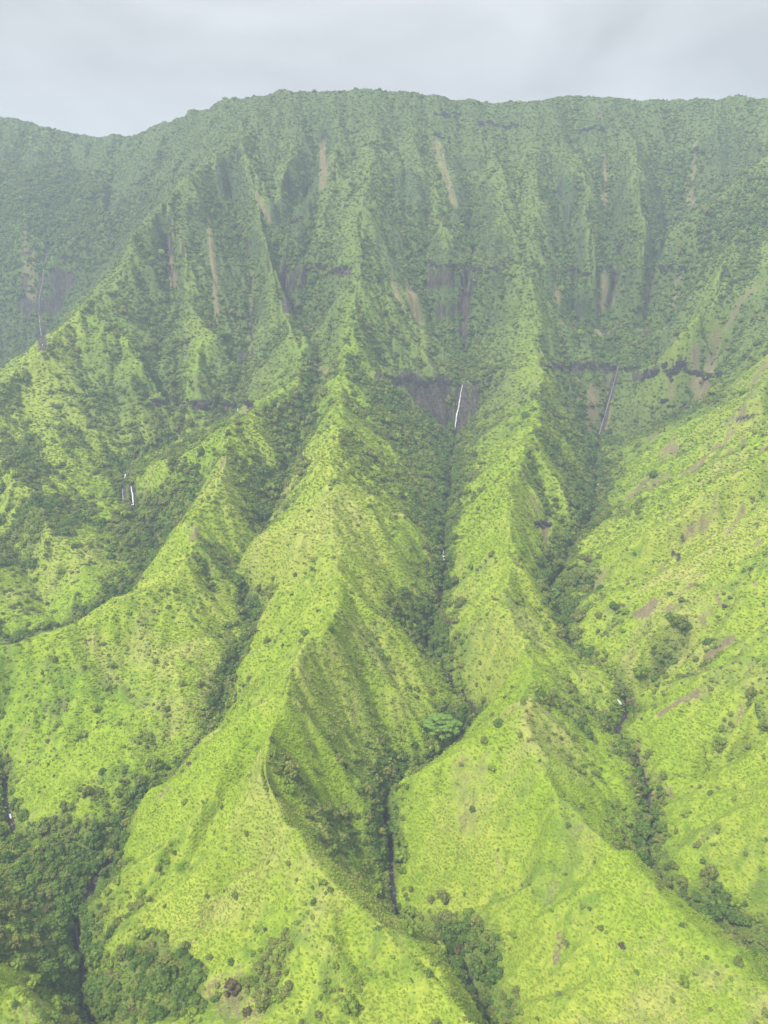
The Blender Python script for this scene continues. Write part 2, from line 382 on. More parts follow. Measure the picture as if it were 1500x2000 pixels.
def seg_dist(poly, x, y, lim):
    """distance from grid points to a plan polyline (only evaluated inside lim)"""
    d = np.full(x.shape, 1e6); tt = np.zeros(x.shape)
    P = poly[:, :2]
    n = len(P) - 1
    for i in range(n):
        a, b = P[i], P[i + 1]
        y_lo, y_hi = min(a[1], b[1]) - lim, max(a[1], b[1]) + lim
        j0 = int(np.clip(math.log(max(y_lo, YA) / YA) / RL, 0, NR - 1)); j1 = int(np.clip(math.log(max(y_hi, YA) / YA) / RL + 2, 1, NR))
        if j1 <= j0: continue
        xl, xh = min(a[0], b[0]) - lim, max(a[0], b[0]) + lim
        h0, h1 = hw(yrow[j0]), hw(yrow[j1 - 1])
        u0 = min(xl / h0, xl / h1); u1 = max(xh / h0, xh / h1)
        i0 = int(np.clip((u0 + 1) * .5 * (NC - 1), 0, NC - 1)); i1 = int(np.clip((u1 + 1) * .5 * (NC - 1) + 2, 1, NC))
        if i1 <= i0: continue
        sx = x[j0:j1, i0:i1]; sy = y[j0:j1, i0:i1]
        e = b - a; L = max(e @ e, 1e-6)
        t = np.clip(((sx - a[0]) * e[0] + (sy - a[1]) * e[1]) / L, 0, 1)
        dd = np.hypot(sx - a[0] - t * e[0], sy - a[1] - t * e[1])
        sub = d[j0:j1, i0:i1]; better = dd < sub
        sub[better] = dd[better]; tt[j0:j1, i0:i1][better] = ((i + t) / n)[better]
    return d, tt

# ------------------------------------------------------------------ stream beds
STREAM_D = np.full(Z.shape, 1e6)
STREAM_POLY = {}
for k in ('a', 'b', 'c', 'g1'):
    p = LINES[k][0]
    lim_y = {'a': 745, 'b': 900, 'c': 930, 'g1': 520}[k]
    p = p[(p[:, 1] < lim_y)][::2]
    STREAM_POLY[k] = p
    d, _ = seg_dist(p, GX, GY, 14)
    if k == 'g1': d = d + 1.2
    STREAM_D = np.minimum(STREAM_D, d)
Z -= 2.6 * (1 - sst(0.5, 3.4, STREAM_D))

gx, gy = grads(Z)
SL = np.sqrt(gx * gx + gy * gy)

# ------------------------------------------------------------------ ground cover masks (what grows where)
gnx = -gx / np.sqrt(1 + SL ** 2)                      # >0: faces right (the shady, wooded side of every spur)
nz = 1 / np.sqrt(1 + SL ** 2)
n40 = fbm(GX, GY, 60, 4, 60); n12 = fbm(GX, GY, 16, 3, 61); n5 = fbm(GX, GY, 6, 3, 62); n100 = fbm(GX, GY, 140, 3, 63)
BK = sst(480, 760, GY)
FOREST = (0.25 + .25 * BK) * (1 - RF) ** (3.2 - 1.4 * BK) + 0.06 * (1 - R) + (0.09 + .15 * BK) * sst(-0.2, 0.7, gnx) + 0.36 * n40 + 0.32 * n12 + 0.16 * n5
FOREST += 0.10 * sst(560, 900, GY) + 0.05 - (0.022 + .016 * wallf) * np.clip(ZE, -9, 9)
FOREST += 0.34 * (1 - sst(3, 13 + 10 * n40 + 8 * BK, STREAM_D))
def splat(acc, items):
    P = hit([i[0] for i in items], [i[1] for i in items])
    dist = P[:, 1] / (CP + (1000 - np.array([i[1] for i in items])) / FPX * SP)
    for (px, py, rad, v), p, d in zip(items, P, dist):
        rm = rad * d / FPX
        q = ((GX - p[0]) ** 2 + (GY - p[1]) ** 2) / (rm * rm)
        acc += v * np.exp(-q * 0.7)
splat(FOREST, [(60,1760,120,.55),(90,1860,110,.55),(30,1700,70,.35),(60,1960,50,-.5),(20,1930,40,-.3),(290,1870,55,.6),(380,1900,50,.5),(300,1950,60,.6),(520,1920,45,.4),(535,1850,35,.35),
    (420,1700,110,-.35),(470,1800,60,-.3),(350,1620,70,-.2),(900,1860,45,.3),(960,1900,60,.45),(1000,1980,60,.45),(860,1800,50,.2),(720,1570,45,.22),(700,1650,35,.15),(740,1500,45,.12),
    (500,1200,50,.35),(470,1290,40,.3),(560,900,45,.3),(540,960,50,.25),(1120,1120,60,.4),(1090,1200,50,.35),(1270,1570,55,.4),(1230,1660,40,.3),(1300,1760,50,.35),(1420,1830,60,.3),
    (1290,1260,60,.3),(1240,1330,50,.2),(1400,1430,40,.3),(1480,1420,40,.25),(1345,1490,38,-.5),(850,1240,50,.3),(790,1230,50,.2),(870,1380,40,.35),(910,1410,30,.4),
    (300,1090,60,.4),(340,960,60,.3),(900,1600,110,-.25),(1000,1700,150,-.25),(1200,1850,160,-.3),(1400,1920,120,-.25),(950,1250,90,-.25),(1000,950,60,-.2),(200,1350,120,-.2),
    (780,820,80,.3),(820,900,60,.3),(1100,900,40,.35),(1140,1000,40,.35),(400,850,60,.35),(240,1600,40,.3),(150,1580,50,.1),(640,1000,60,-.2),(600,1420,70,-.1),
    (620,1100,80,-.2),(1250,1100,90,-.1),(1400,1000,90,-.12),(1300,820,60,.2),(30,620,80,.5),(60,420,90,.3),(150,380,90,.3),(600,1600,60,-.1),(660,1480,40,.1),(620,1380,40,.12),(760,1680,30,.3),(600,1440,40,.2),(555,1500,30,.3),(590,1545,35,.3),(540,1440,25,.2),(620,1650,40,.2),(700,1740,40,.15),(900,1800,40,.2),(930,1850,40,.3),(640,1560,40,.08),(700,900,50,.2),(60,1100,80,.25),(40,1000,80,.28),(110,1020,70,.2),(20,900,70,.25),(1450,430,90,.35),(1400,480,80,.35),(1480,380,60,.35),(1350,560,70,.25)])
FOREST = np.clip(FOREST, 0, 1.3)
SHRUB = np.clip(0.33 + 0.7 * n12 + 0.9 * n40 + 0.7 * (FOREST - 0.2) + .3 * sst(-.1, .6, gnx), 0, 1)

BROWN = np.zeros_like(Z)                                # bare earth: slips and scars
def stroke(acc, pts, wpx, v, soft=0.5, ragged=0.5):
    P = hit([p[0] for p in pts], [p[1] for p in pts])
    dd = P[:, 1].mean() / (CP + (1000 - np.mean([p[1] for p in pts])) / FPX * SP)
    wm = wpx * dd / FPX * 0.5
    Q = [P[0]]
    for a, b in zip(P[:-1], P[1:]):
        n = max(1, int(np.hypot(*(b - a)[:2]) / 12))
        Q += [a + (b - a) * (k + 1) / n for k in range(n)]
    Q = np.array(Q)
    d, t = seg_dist(Q, GX, GY, wm * 2.5 + 3)
    zl = np.interp(t * (len(Q) - 1), np.arange(len(Q)), Q[:, 2])
    d = np.where(d < 1e5, np.hypot(d, .8 * np.maximum(np.abs(Z - zl) - .5 * wm, 0) * sst(500, 700, GY)), d)
    e = d / wm + ragged * (n5 * 1.4 + n12)
    np.maximum(acc, v * (1 - sst(1 - soft, 1 + soft, e)), out=acc)
for pts, wp, v in [
    ([(630,280),(632,320),(630,360)],14,.9), ([(500,380),(512,405),(525,430)],9,.8), ([(408,425),(412,480),(420,540),(424,610)],10,.75), ([(330,485),(336,520),(340,558)],20,.75),
    ([(492,525),(490,600),(492,690)],9,.55), ([(800,560),(805,600),(815,632)],26,.7), ([(770,560),(780,590)],14,.6), ([(852,280),(870,340),(890,400)],16,.5), ([(1180,300),(1180,345),(1180,400)],9,.8),
    ([(1358,280),(1355,330),(1350,385)],9,.6), ([(1340,370),(1352,400)],14,.5), ([(1086,530),(1090,580),(1098,630)],12,.6), ([(1112,540),(1120,600),(1132,640)],5,.6), ([(1180,560),(1176,610),(1168,650)],20,.6),
    ([(1205,535),(1196,590),(1186,650)],14,.55), ([(1270,545),(1258,600),(1252,645)],22,.55), ([(1325,540),(1315,590),(1300,640)],14,.5), ([(1358,690),(1362,740),(1350,800)],20,.75), ([(1395,690),(1380,745),(1358,800)],20,.7),
    ([(1132,745),(1132,780)],12,.6), ([(1160,770),(1152,830)],28,.65), ([(1190,740),(1180,840)],22,.5), ([(1308,740),(1310,770)],18,.55), ([(1065,1030),(1065,1065)],14,.7), ([(1040,970),(1048,1000)],12,.5), ([(1262,940),(1230,970),(1205,990)],18,.6),
    ([(1300,925),(1262,955)],10,.5), ([(1400,1005),(1360,1030),(1340,1045)],16,.5), ([(1450,1000),(1420,1040)],18,.5), ([(1380,1190),(1375,1210)],22,.5), ([(1180,1120),(1165,1145)],16,.5), ([(1430,1250),(1380,1290)],14,.6),
    ([(1360,1355),(1320,1375),(1290,1395)],14,.75), ([(1450,1380),(1440,1410)],16,.5), ([(1240,1475),(1255,1510),(1275,1545)],36,.45), ([(1310,1555),(1305,1540)],14,.6), ([(900,1500),(910,1560),(915,1600)],52,.5), ([(950,1480),(935,1530)],30,.4),
    ([(1095,1830),(1085,1880)],18,.5), ([(970,1670),(975,1700)],16,.5), ([(1080,1730),(1075,1760)],18,.4), ([(905,1850),(925,1900),(935,1950)],40,.26), ([(880,1800),(895,1835)],24,.22), ([(410,1930),(470,1960),(500,1985)],55,.42), ([(450,1915),(440,1990)],60,.34),
    ([(435,905),(432,915)],16,.6), ([(380,1030),(375,1050)],20,.5), ([(330,1540),(310,1560)],14,.6), ([(80,1580),(60,1600)],20,.5), ([(50,1430),(35,1470)],22,.4), ([(560,960),(545,1000)],26,.35), ([(615,712),(640,725)],12,.7), ([(660,1050),(662,1110),(655,1180)],5,.4),
    ([(55,500),(58,560),(62,590)],24,.6), ([(48,440),(50,490)],10,.5), ([(78,620),(88,660)],18,.5), ([(1060,690),(1040,760),(1010,790)],14,.35), ([(1150,400),(1420,405)],3,.0), ([(700,1350),(690,1400)],20,.35), ([(590,1300),(600,1390)],26,.3),
    ([(1480,560),(1445,590),(1420,640)],10,.6), ([(310,500),(318,470)],8,.4), ([(475,810),(478,800)],14,.7), ([(350,795),(440,800)],8,.6), ([(240,1200),(180,1260)],16,.15)]:
    if v > 0: stroke(BROWN, pts, wp, v)
slip = fbm((GX + GY) * 0.35, GX - GY, 26, 3, 90) * sst(0.0, 60, GX - 0.28 * GY) * (1 - sst(850, 950, GY)) * sst(330, 420, GY)
BROWN = np.maximum(BROWN, .65 * sst(.20, .42, slip + .25 * n5 - .6 * np.clip(FOREST - .3, 0, 1)))
# thin cover with soil showing between the ferns, as speckle
BARE = np.clip(0.21 + 0.75 * n40 + 0.6 * n12 - 0.25 * sst(.3, .6, FOREST) + 1.0 * BROWN, 0, 1)

ROCK = np.zeros_like(Z)                                 # wet black basalt
for pts, wp, v in [([(553,512),(552,560),(560,605)],15,1.0), ([(913,530),(910,600),(903,672)],17,1.0), ([(1203,535),(1192,590),(1180,650)],13,1.0), ([(1278,540),(1264,600),(1262,650)],10,1.0), ([(1118,545),(1128,630)],6,.95), ([(490,610),(493,690)],6,.9),
    ([(800,752),(830,778),(860,800)],46,.85), ([(770,745),(800,750)],14,.8), ([(862,760),(855,800)],40,.85), ([(905,765),(900,830)],26,.95), ([(930,760),(925,800)],18,.7), ([(1204,718),(1190,780),(1170,850)],12,.9), ([(1075,715),(1130,716),(1200,718)],13,.95), ([(1240,735),(1330,738)],13,.8),
    ([(1290,795),(1345,797)],7,.6), ([(300,787),(380,792),(440,793),(490,795)],12,.95), ([(330,790),(330,805)],7,.8), ([(464,790),(463,815)],8,.8), ([(288,730),(300,742)],8,.7), ([(740,736),(800,746)],14,.95),
    ([(840,526),(990,528)],13,.8), ([(580,523),(680,531)],12,.75), ([(92,492),(80,570),(75,610),(84,680)],12,.85), ([(48,560),(55,620)],14,.5), ([(46,440),(49,500)],4,.6), ([(470,690),(475,700)],14,.7), ([(492,640),(493,700)],5,.7), ([(260,948),(262,985)],18,.8), ([(243,925),(240,980)],12,.7), ([(1045,1024),(1075,1026)],6,.8),
    ([(1315,1080),(1325,1095)],8,.7), ([(1330,1050),(1336,1058)],5,.6), ([(1440,820),(1470,815)],6,.7), ([(1080,530),(1240,534)],9,.7), ([(1150,1090),(1112,1098)],6,.3), ([(930,240),(1000,245)],6,.4)]:
    stroke(ROCK, pts, wp, v, soft=.35, ragged=.35)
ROCK = np.maximum(ROCK, sst(3.6, 5.2, SL + 0.9 * n5 + .5 * n12) * sst(700, 900, GY) * (1 - sst(230, 300, GX)) * 0.8)
ROCK = np.maximum(ROCK, 0.9 * (1 - sst(0.6, 2.0, STREAM_D + 1.6 * n5)))
OPEN = np.zeros_like(Z)                                 # stretches where the stream bed lies open to the sky
for pts in ([(225,1692),(195,1720),(155,1800),(150,1840),(162,1925),(170,1990)], [(0,1515),(20,1590),(30,1632),(50,1648)], [(742,1585),(748,1620),(760,1670),(770,1750),(775,1790)], [(830,1835),(900,1900),(940,1990)], [(1208,1365),(1222,1400),(1200,1440)], [(1262,1590),(1266,1620)]):
    stroke(OPEN, pts, 26, 1.0)
FOREST *= (1 - 0.9 * ROCK) * (1 - 0.85 * BROWN); SHRUB *= (1 - 0.9 * ROCK) * (1 - 0.7 * BROWN)

def col(a): return np.array(a, float)
def mixc(c, d, f): return c * (1 - f[..., None]) + d * f[..., None]
C = mixc(np.broadcast_to(col((.265, .38, .030)), Z.shape + (3,)), col((.34, .41, .055)), sst(-.35, .45, n100 + .5 * n12))
C = mixc(C, col((.16, .27, .028)), 0.85 * sst(0.0, .45, n40 + .6 * n5 + .4 * n12 - .05))
TAWNY = np.zeros_like(Z)  # yellow-brown tint laid over patches of the near and middle slopes
splat(TAWNY, [(640,1000,90,.7),(600,1340,70,.5),(560,950,50,.5),(880,1170,60,.6),(980,1240,70,.5),(1060,1420,50,.4),(1350,1230,70,.4),(700,1430,60,.4),(430,930,50,.6),(1400,1000,70,.4),(1130,1650,60,.3),(920,1560,60,.4)])
TAWNY += .55 * sst(.05, .45, fbm(GX, GY, 75, 3, 95) + .35 * n12) * (1 - sst(600, 800, GY))
TAWNY = np.clip(TAWNY * (.8 + .9 * n12), 0, .75)
C = mixc(C, col((.36, .37, .115)), TAWNY)
# higher up, scrub; its duller, bluer green also carries distance haze in the colour
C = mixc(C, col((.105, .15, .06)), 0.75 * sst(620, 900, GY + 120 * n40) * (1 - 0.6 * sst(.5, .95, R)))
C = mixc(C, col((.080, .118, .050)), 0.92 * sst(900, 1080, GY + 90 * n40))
PALE_CREST = sst(.50, .92, R + .25 * n12 + .15 * n40) * sst(900, 1000, GY) * (1 - .75 * sst(1180, 1300, GY))  # paler green along the spur crests of the head wall
C = mixc(C, col((.17, .23, .06)), .8 * PALE_CREST)
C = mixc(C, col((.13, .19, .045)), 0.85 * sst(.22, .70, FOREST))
C = mixc(C, col((.27, .225, .125)), np.clip(sst(.2, .65, BROWN + .45 * n5 + .15 * n12) * (.30 + .52 * sst(300, 400, GY)), 0, 1))
C = mixc(C, col((.040, .038, .038)), np.clip(ROCK * (1.0 + .35 * n5), 0, 1))

# ------------------------------------------------------------------ materials
def new_mat(name):
    m = bpy.data.materials.new(name); m.use_nodes = True
    t = m.node_tree; t.nodes.clear()
    o = t.nodes.new('ShaderNodeOutputMaterial'); b = t.nodes.new('ShaderNodeBsdfPrincipled')
    t.links.new(b.outputs[0], o.inputs['Surface'])
    b.inputs['Specular IOR Level'].default_value = 0.15; b.inputs['Roughness'].default_value = 0.8
    return m, t, b
def noise(t, scale, detail=3, rough=.55, vec=None):
    n = t.nodes.new('ShaderNodeTexNoise'); n.inputs['Scale'].default_value = scale; n.inputs['Detail'].default_value = detail; n.inputs['Roughness'].default_value = rough
    if vec is not None: t.links.new(vec, n.inputs['Vector'])
    return n
def ramp(t, src, p0, c0, p1, c1):
    r = t.nodes.new('ShaderNodeValToRGB'); e = r.color_ramp.elements
    e[0].position = p0; e[0].color = c0; e[1].position = p1; e[1].color = c1
    t.links.new(src, r.inputs['Fac']); return r
def mixn(t, fac, a, b, mode='MIX'):
    m = t.nodes.new('ShaderNodeMix'); m.data_type = 'RGBA'; m.blend_type = mode
    for s, v in (('Factor', fac), ('A', a), ('B', b)):
        if hasattr(v, 'links') or isinstance(v, bpy.types.NodeSocket): t.links.new(v, m.inputs[s])
        else: m.inputs[s].default_value = v
    return m.outputs['Result']
def mathn(t, op, a, b, clamp=False):
    m = t.nodes.new('ShaderNodeMath'); m.operation = op; m.use_clamp = clamp
    for k, v in enumerate((a, b)):
        if isinstance(v, bpy.types.NodeSocket): t.links.new(v, m.inputs[k])
        else: m.inputs[k].default_value = v
    return m.outputs[0]

mt, t, b = new_mat('hillside_cover')
tcn = t.nodes.new('ShaderNodeTexCoord').outputs['Object']
at1 = t.nodes.new('ShaderNodeAttribute'); at1.attribute_name = 'cover'
at2 = t.nodes.new('ShaderNodeAttribute'); at2.attribute_name = 'bare'
at3 = t.nodes.new('ShaderNodeAttribute'); at3.attribute_name = 'rock'
fine = noise(t, 0.9, 4, .65, tcn); mid = noise(t, 0.22, 3, .55, tcn)
v1 = ramp(t, fine.outputs['Fac'], .30, (.80, .84, .74, 1), .68, (1.16, 1.14, 1.12, 1))
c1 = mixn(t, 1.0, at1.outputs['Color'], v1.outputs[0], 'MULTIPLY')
v2 = ramp(t, mid.outputs['Fac'], .32, (.80, .86, .8, 1), .68, (1.18, 1.12, 1.1, 1))
c2 = mixn(t, 1.0, c1, v2.outputs[0], 'MULTIPLY')
sp = noise(t, 0.75, 3, .7, tcn)
# soil between the ferns: shows where the speckle noise falls under the local bareness
thr = mathn(t, 'SUBTRACT', mathn(t, 'MULTIPLY', at2.outputs['Fac'], 0.42), mathn(t, 'SUBTRACT', sp.outputs['Fac'], 0.22))
soil = mathn(t, 'MULTIPLY', thr, 9.0, True)
soil = mathn(t, 'MULTIPLY', soil, 0.85)
c3 = mixn(t, soil, c2, (.20, .16, .10, 1))
mpv = t.nodes.new('ShaderNodeMapping'); mpv.inputs['Scale'].default_value = (1.0, 1.0, .06); t.links.new(tcn, mpv.inputs['Vector'])
stn = noise(t, .55, 4, .7, mpv.outputs[0]); mph = t.nodes.new('ShaderNodeMapping'); mph.inputs['Scale'].default_value = (.08, .08, 1.0); t.links.new(tcn, mph.inputs['Vector'])
ldn = noise(t, .5, 3, .7, mph.outputs[0])
rk1 = ramp(t, stn.outputs['Fac'], .36, (.022, .022, .024, 1), .70, (.17, .14, .105, 1)); rk2 = ramp(t, ldn.outputs['Fac'], .35, (.65, .65, .65, 1), .65, (1.15, 1.15, 1.15, 1))
rkc = mixn(t, 1.0, rk1.outputs[0], rk2.outputs[0], 'MULTIPLY')
rmask = mathn(t, 'MULTIPLY', mathn(t, 'SUBTRACT', mathn(t, 'ADD', at3.outputs['Fac'], mathn(t, 'MULTIPLY', fine.outputs['Fac'], .5)), .55), 3.5, True)
c4 = mixn(t, rmask, c3, rkc)
t.links.new(c4, b.inputs['Base Color'])
rr = mathn(t, 'SUBTRACT', 0.92, mathn(t, 'MULTIPLY', at3.outputs['Fac'], 0.35)); t.links.new(rr, b.inputs['Roughness'])
bp = t.nodes.new('ShaderNodeBump'); bp.inputs['Strength'].default_value = 0.9; bp.inputs['Distance'].default_value = 0.7
vo = t.nodes.new('ShaderNodeTexVoronoi'); vo.inputs['Scale'].default_value = 0.75; t.links.new(tcn, vo.inputs['Vector'])
hgt = mathn(t, 'SUBTRACT', fine.outputs['Fac'], mathn(t, 'MULTIPLY', vo.outputs['Distance'], 0.55))
t.links.new(hgt, bp.inputs['Height']); t.links.new(bp.outputs[0], b.inputs['Normal'])
M_GROUND = mt

def leaf_mat(name, c0, c1, spread=.5):
    m, t, b = new_mat(name)
    oi = t.nodes.new('ShaderNodeObjectInfo')
    r = ramp(t, oi.outputs['Random'], 0.0, tuple(c0) + (1,), 1.0, tuple(c1) + (1,))
    tc_ = t.nodes.new('ShaderNodeTexCoord').outputs['Object']
    n = noise(t, 2.4, 3, .6, tc_)
    v = ramp(t, n.outputs['Fac'], .32, (.55, .58, .5, 1), .68, (1.4, 1.35, 1.2, 1))
    c = mixn(t, 1.0, r.outputs[0], v.outputs[0], 'MULTIPLY')
    t.links.new(c, b.inputs['Base Color'])
    b.inputs['Roughness'].default_value = .65
    b.inputs['Subsurface Weight'].default_value = 0.0
    tr = t.nodes.new('ShaderNodeBsdfTranslucent'); t.links.new(c, tr.inputs['Color'])
    ms = t.nodes.new('ShaderNodeMixShader'); ms.inputs[0].default_value = .25
    o = [n_ for n_ in t.nodes if n_.type == 'OUTPUT_MATERIAL'][0]
    t.links.new(b.outputs[0], ms.inputs[1]); t.links.new(tr.outputs[0], ms.inputs[2]); t.links.new(ms.outputs[0], o.inputs['Surface'])
    return m
M_DARK = leaf_mat('leaf_dark', (.108, .195, .032), (.180, .275, .052))
M_OLIVE = leaf_mat('leaf_olive', (.190, .240, .050), (.265, .300, .080))
M_LIGHT = leaf_mat('leaf_light', (.220, .325, .042), (.305, .405, .062))
M_FERN = leaf_mat('leaf_fern', (.265, .395, .030), (.34, .43, .052))
M_FERN2 = leaf_mat('leaf_fern_green', (.22, .34, .030), (.29, .39, .045))
M_HAZED_SCRUB = leaf_mat('leaf_hazed_scrub', (.105, .158, .055), (.190, .240, .078))  # scrub green, dulled so the colour carries some distance haze
M_TAWNY = leaf_mat('leaf_tawny', (.30, .33, .085), (.38, .37, .14))
M_ALB = leaf_mat('leaf_albizia', (.20, .34, .065), (.22, .37, .075))
M_DRY = leaf_mat('leaf_dry', (.13, .115, .05), (.19, .15, .08))
def plain(name, c, rough=.8, var=.35, sc=1.5):
    m, t, b = new_mat(name); tc_ = t.nodes.new('ShaderNodeTexCoord').outputs['Object']
    n = noise(t, sc, 4, .6, tc_)
    r = ramp(t, n.outputs['Fac'], .3, tuple(x * (1 - var) for x in c) + (1,), .7, tuple(x * (1 + var) for x in c) + (1,))
    t.links.new(r.outputs[0], b.inputs['Base Color']); b.inputs['Roughness'].default_value = rough
    return m, t, b
M_BARK = plain('bark', (.16, .13, .10), .9)[0]
M_PALEBARK = plain('bark_pale', (.36, .34, .30), .85)[0]
M_ROCK = plain('basalt', (.055, .052, .052), .7)[0]
M_PALEROCK = plain('grey_rock', (.17, .16, .15), .8)[0]
M_WATER, t, b = plain('falling_water', (.80, .84, .88), .4, .08, 0.6)
b.inputs['Specular IOR Level'].default_value = .4
M_THIN = plain('thin_falling_water', (.42, .45, .48), .5, .2, .5)[0]
M_STREAM, t, b = plain('stream_water', (.030, .034, .034), .12, .2, .3)
b.inputs['Specular IOR Level'].default_value = .5

# ------------------------------------------------------------------ the hillside mesh
COL = SC.collection
def link(o, parent=None):
    COL.objects.link(o)
    if parent is not None: o.parent = parent
    return o
def tag(o, label=None, cat=None, group=None, kind=None):
    for k, v in (('label', label), ('category', cat), ('group', group), ('kind', kind)):
        if v: o[k] = v
    return o
me = bpy.data.meshes.new('terrain')
V = np.stack([GX, GY, Z], -1).reshape(-1, 3).astype(np.float32)
idx = np.arange(NR * NC).reshape(NR, NC)
F = np.stack([idx[:-1, :-1], idx[:-1, 1:], idx[1:, 1:], idx[1:, :-1]], -1).reshape(-1, 4).astype(np.int32)
me.vertices.add(len(V)); me.vertices.foreach_set('co', V.ravel())
me.loops.add(F.size); me.loops.foreach_set('vertex_index', F.ravel())
me.polygons.add(len(F)); me.polygons.foreach_set('loop_start', np.arange(0, F.size, 4, dtype=np.int32))
me.update(calc_edges=True); me.shade_smooth()
a = me.attributes.new('cover', 'FLOAT_COLOR', 'POINT')
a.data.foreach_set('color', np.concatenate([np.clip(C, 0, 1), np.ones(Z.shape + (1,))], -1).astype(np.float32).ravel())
for nm, arr in (('bare', BARE), ('rock', ROCK)):
    a = me.attributes.new(nm, 'FLOAT', 'POINT'); a.data.foreach_set('value', arr.astype(np.float32).ravel())
me.materials.append(M_GROUND)
terrain = link(bpy.data.objects.new('terrain', me))
tag(terrain, 'fluted green mountain wall with knife-edge ridges and wooded gullies', None, kind='structure')

# ------------------------------------------------------------------ vegetation prototypes
def mesh_from(name, verts, faces, mats, mi=None, smooth=False):
    m = bpy.data.meshes.new(name); m.from_pydata([tuple(v) for v in verts], [], [tuple(f) for f in faces]); m.update()
    for k in mats: m.materials.append(k)
    if mi is not None: m.polygons.foreach_set('material_index', np.asarray(mi, np.int32))
    if smooth: m.shade_smooth()
    return m
def ico(sub):
    bm = bmesh.new(); bmesh.ops.create_icosphere(bm, subdivisions=sub, radius=1)
    v = np.array([p.co[:] for p in bm.verts]); f = [[q.index for q in p.verts] for p in bm.faces]; bm.free()
    return v, f
ICO1, ICO2 = ico(1), ico(2)
def crown_geo(rs, lobes, flat=.8, leaf=.15, nleaf=240, low=.15, spread=.62):
    """unit crown: radius about 1, standing on z = 0; lumpy lobes covered with leaf tufts"""
    V, Fc = [], []
    L = []
    for k in range(lobes):
        a = k * 2.399 + rs.uniform(-.4, .4); rr = spread * math.sqrt((k + .35) / lobes) * rs.uniform(.85, 1.15)
        zz = flat * (low + .62 + .34 * rs.uniform(-.6, 1) - .55 * (rr / max(spread, .01)) ** 2 * .8)
        s = rs.uniform(.30, .46) * (1.1 - .25 * rr)
        L.append((math.cos(a) * rr, math.sin(a) * rr, max(zz, s * .5), s))
    for (x, y, z, s) in L:
        v = ICO1[0] * (1 + rs.uniform(-.14, .14, (len(ICO1[0]), 1))) * [s * .9, s * .9, s * .8 * (flat + .15)] + [x, y, z]
        o = len(V); V += list(v); Fc += [[q + o for q in f] for f in ICO1[1]]
    for k in range(nleaf):
        x, y, z, s = L[rs.integers(len(L))]
        d = rs.normal(size=3); d[2] = abs(d[2]) * 1.1 - .25; d /= np.linalg.norm(d)
        c = np.array([x, y, z]) + d * [s, s, s * .9 * (flat + .15)] * rs.uniform(.86, 1.12)
        n = d + rs.normal(size=3) * .55 + [0, 0, .35]; n /= np.linalg.norm(n)
        u = np.cross(n, rs.normal(size=3)); u /= np.linalg.norm(u); w_ = np.cross(n, u)
        l = leaf * rs.uniform(.6, 1.3); b_ = l * rs.uniform(.5, .9)
        o = len(V); V += [c - u * l, c + w_ * b_ - n * l * .15, c + u * l, c - w_ * b_ - n * l * .15]; Fc += [[o, o + 1, o + 2, o + 3]]
    return np.array(V), Fc
def trunk_geo(rs, h, r0, limbs=3, reach=.5):
    V, Fc = [], []
    def limb(p0, p1, ra, rb, n=5):
        p0, p1 = np.array(p0), np.array(p1); ax = p1 - p0; ax = ax / np.linalg.norm(ax)
        u = np.cross(ax, [.3, .7, .2]); u /= np.linalg.norm(u); w_ = np.cross(ax, u); o = len(V)
        for p, r in ((p0, ra), ((p0 + p1) / 2 + u * ra * .4, (ra + rb) * .52), (p1, rb)):
            for k in range(n):
                a = 2 * math.pi * k / n; V.append(p + (u * math.cos(a) + w_ * math.sin(a)) * r)
        for q in range(2):
            for k in range(n): Fc.append([o + q * n + k, o + q * n + (k + 1) % n, o + (q + 1) * n + (k + 1) % n, o + (q + 1) * n + k])
    limb((0, 0, -.35), (0.03, 0.02, h), r0, r0 * .6)
    for k in range(limbs):
        a = k * 2 * math.pi / limbs + rs.uniform(-.4, .4)
        limb((0.02, 0.02, h * rs.uniform(.55, .95)), (math.cos(a) * reach, math.sin(a) * reach, h + .35 * rs.uniform(.6, 1.2)), r0 * .55, r0 * .2, 4)
    return np.array(V), Fc
def joined(name, parts):
    V, Fc, mi, mats = [], [], [], []
    for k, (g, m) in enumerate(parts):
        o = sum(len(x) for x in V); V.append(g[0]); Fc += [[q + o for q in f] for f in g[1]]; mi += [k] * len(g[1]); mats.append(m)
    return mesh_from(name, np.vstack(V), Fc, mats, mi)
PROTO = {}
def add_proto(key, crown_m, trunk_m, crown, trunk):
    PROTO.setdefault(key, []).append((mesh_from(key + '_crown', *crown, [crown_m]), mesh_from(key + '_trunk', *trunk, [trunk_m]), joined(key, [(crown, crown_m), (trunk, trunk_m)])))
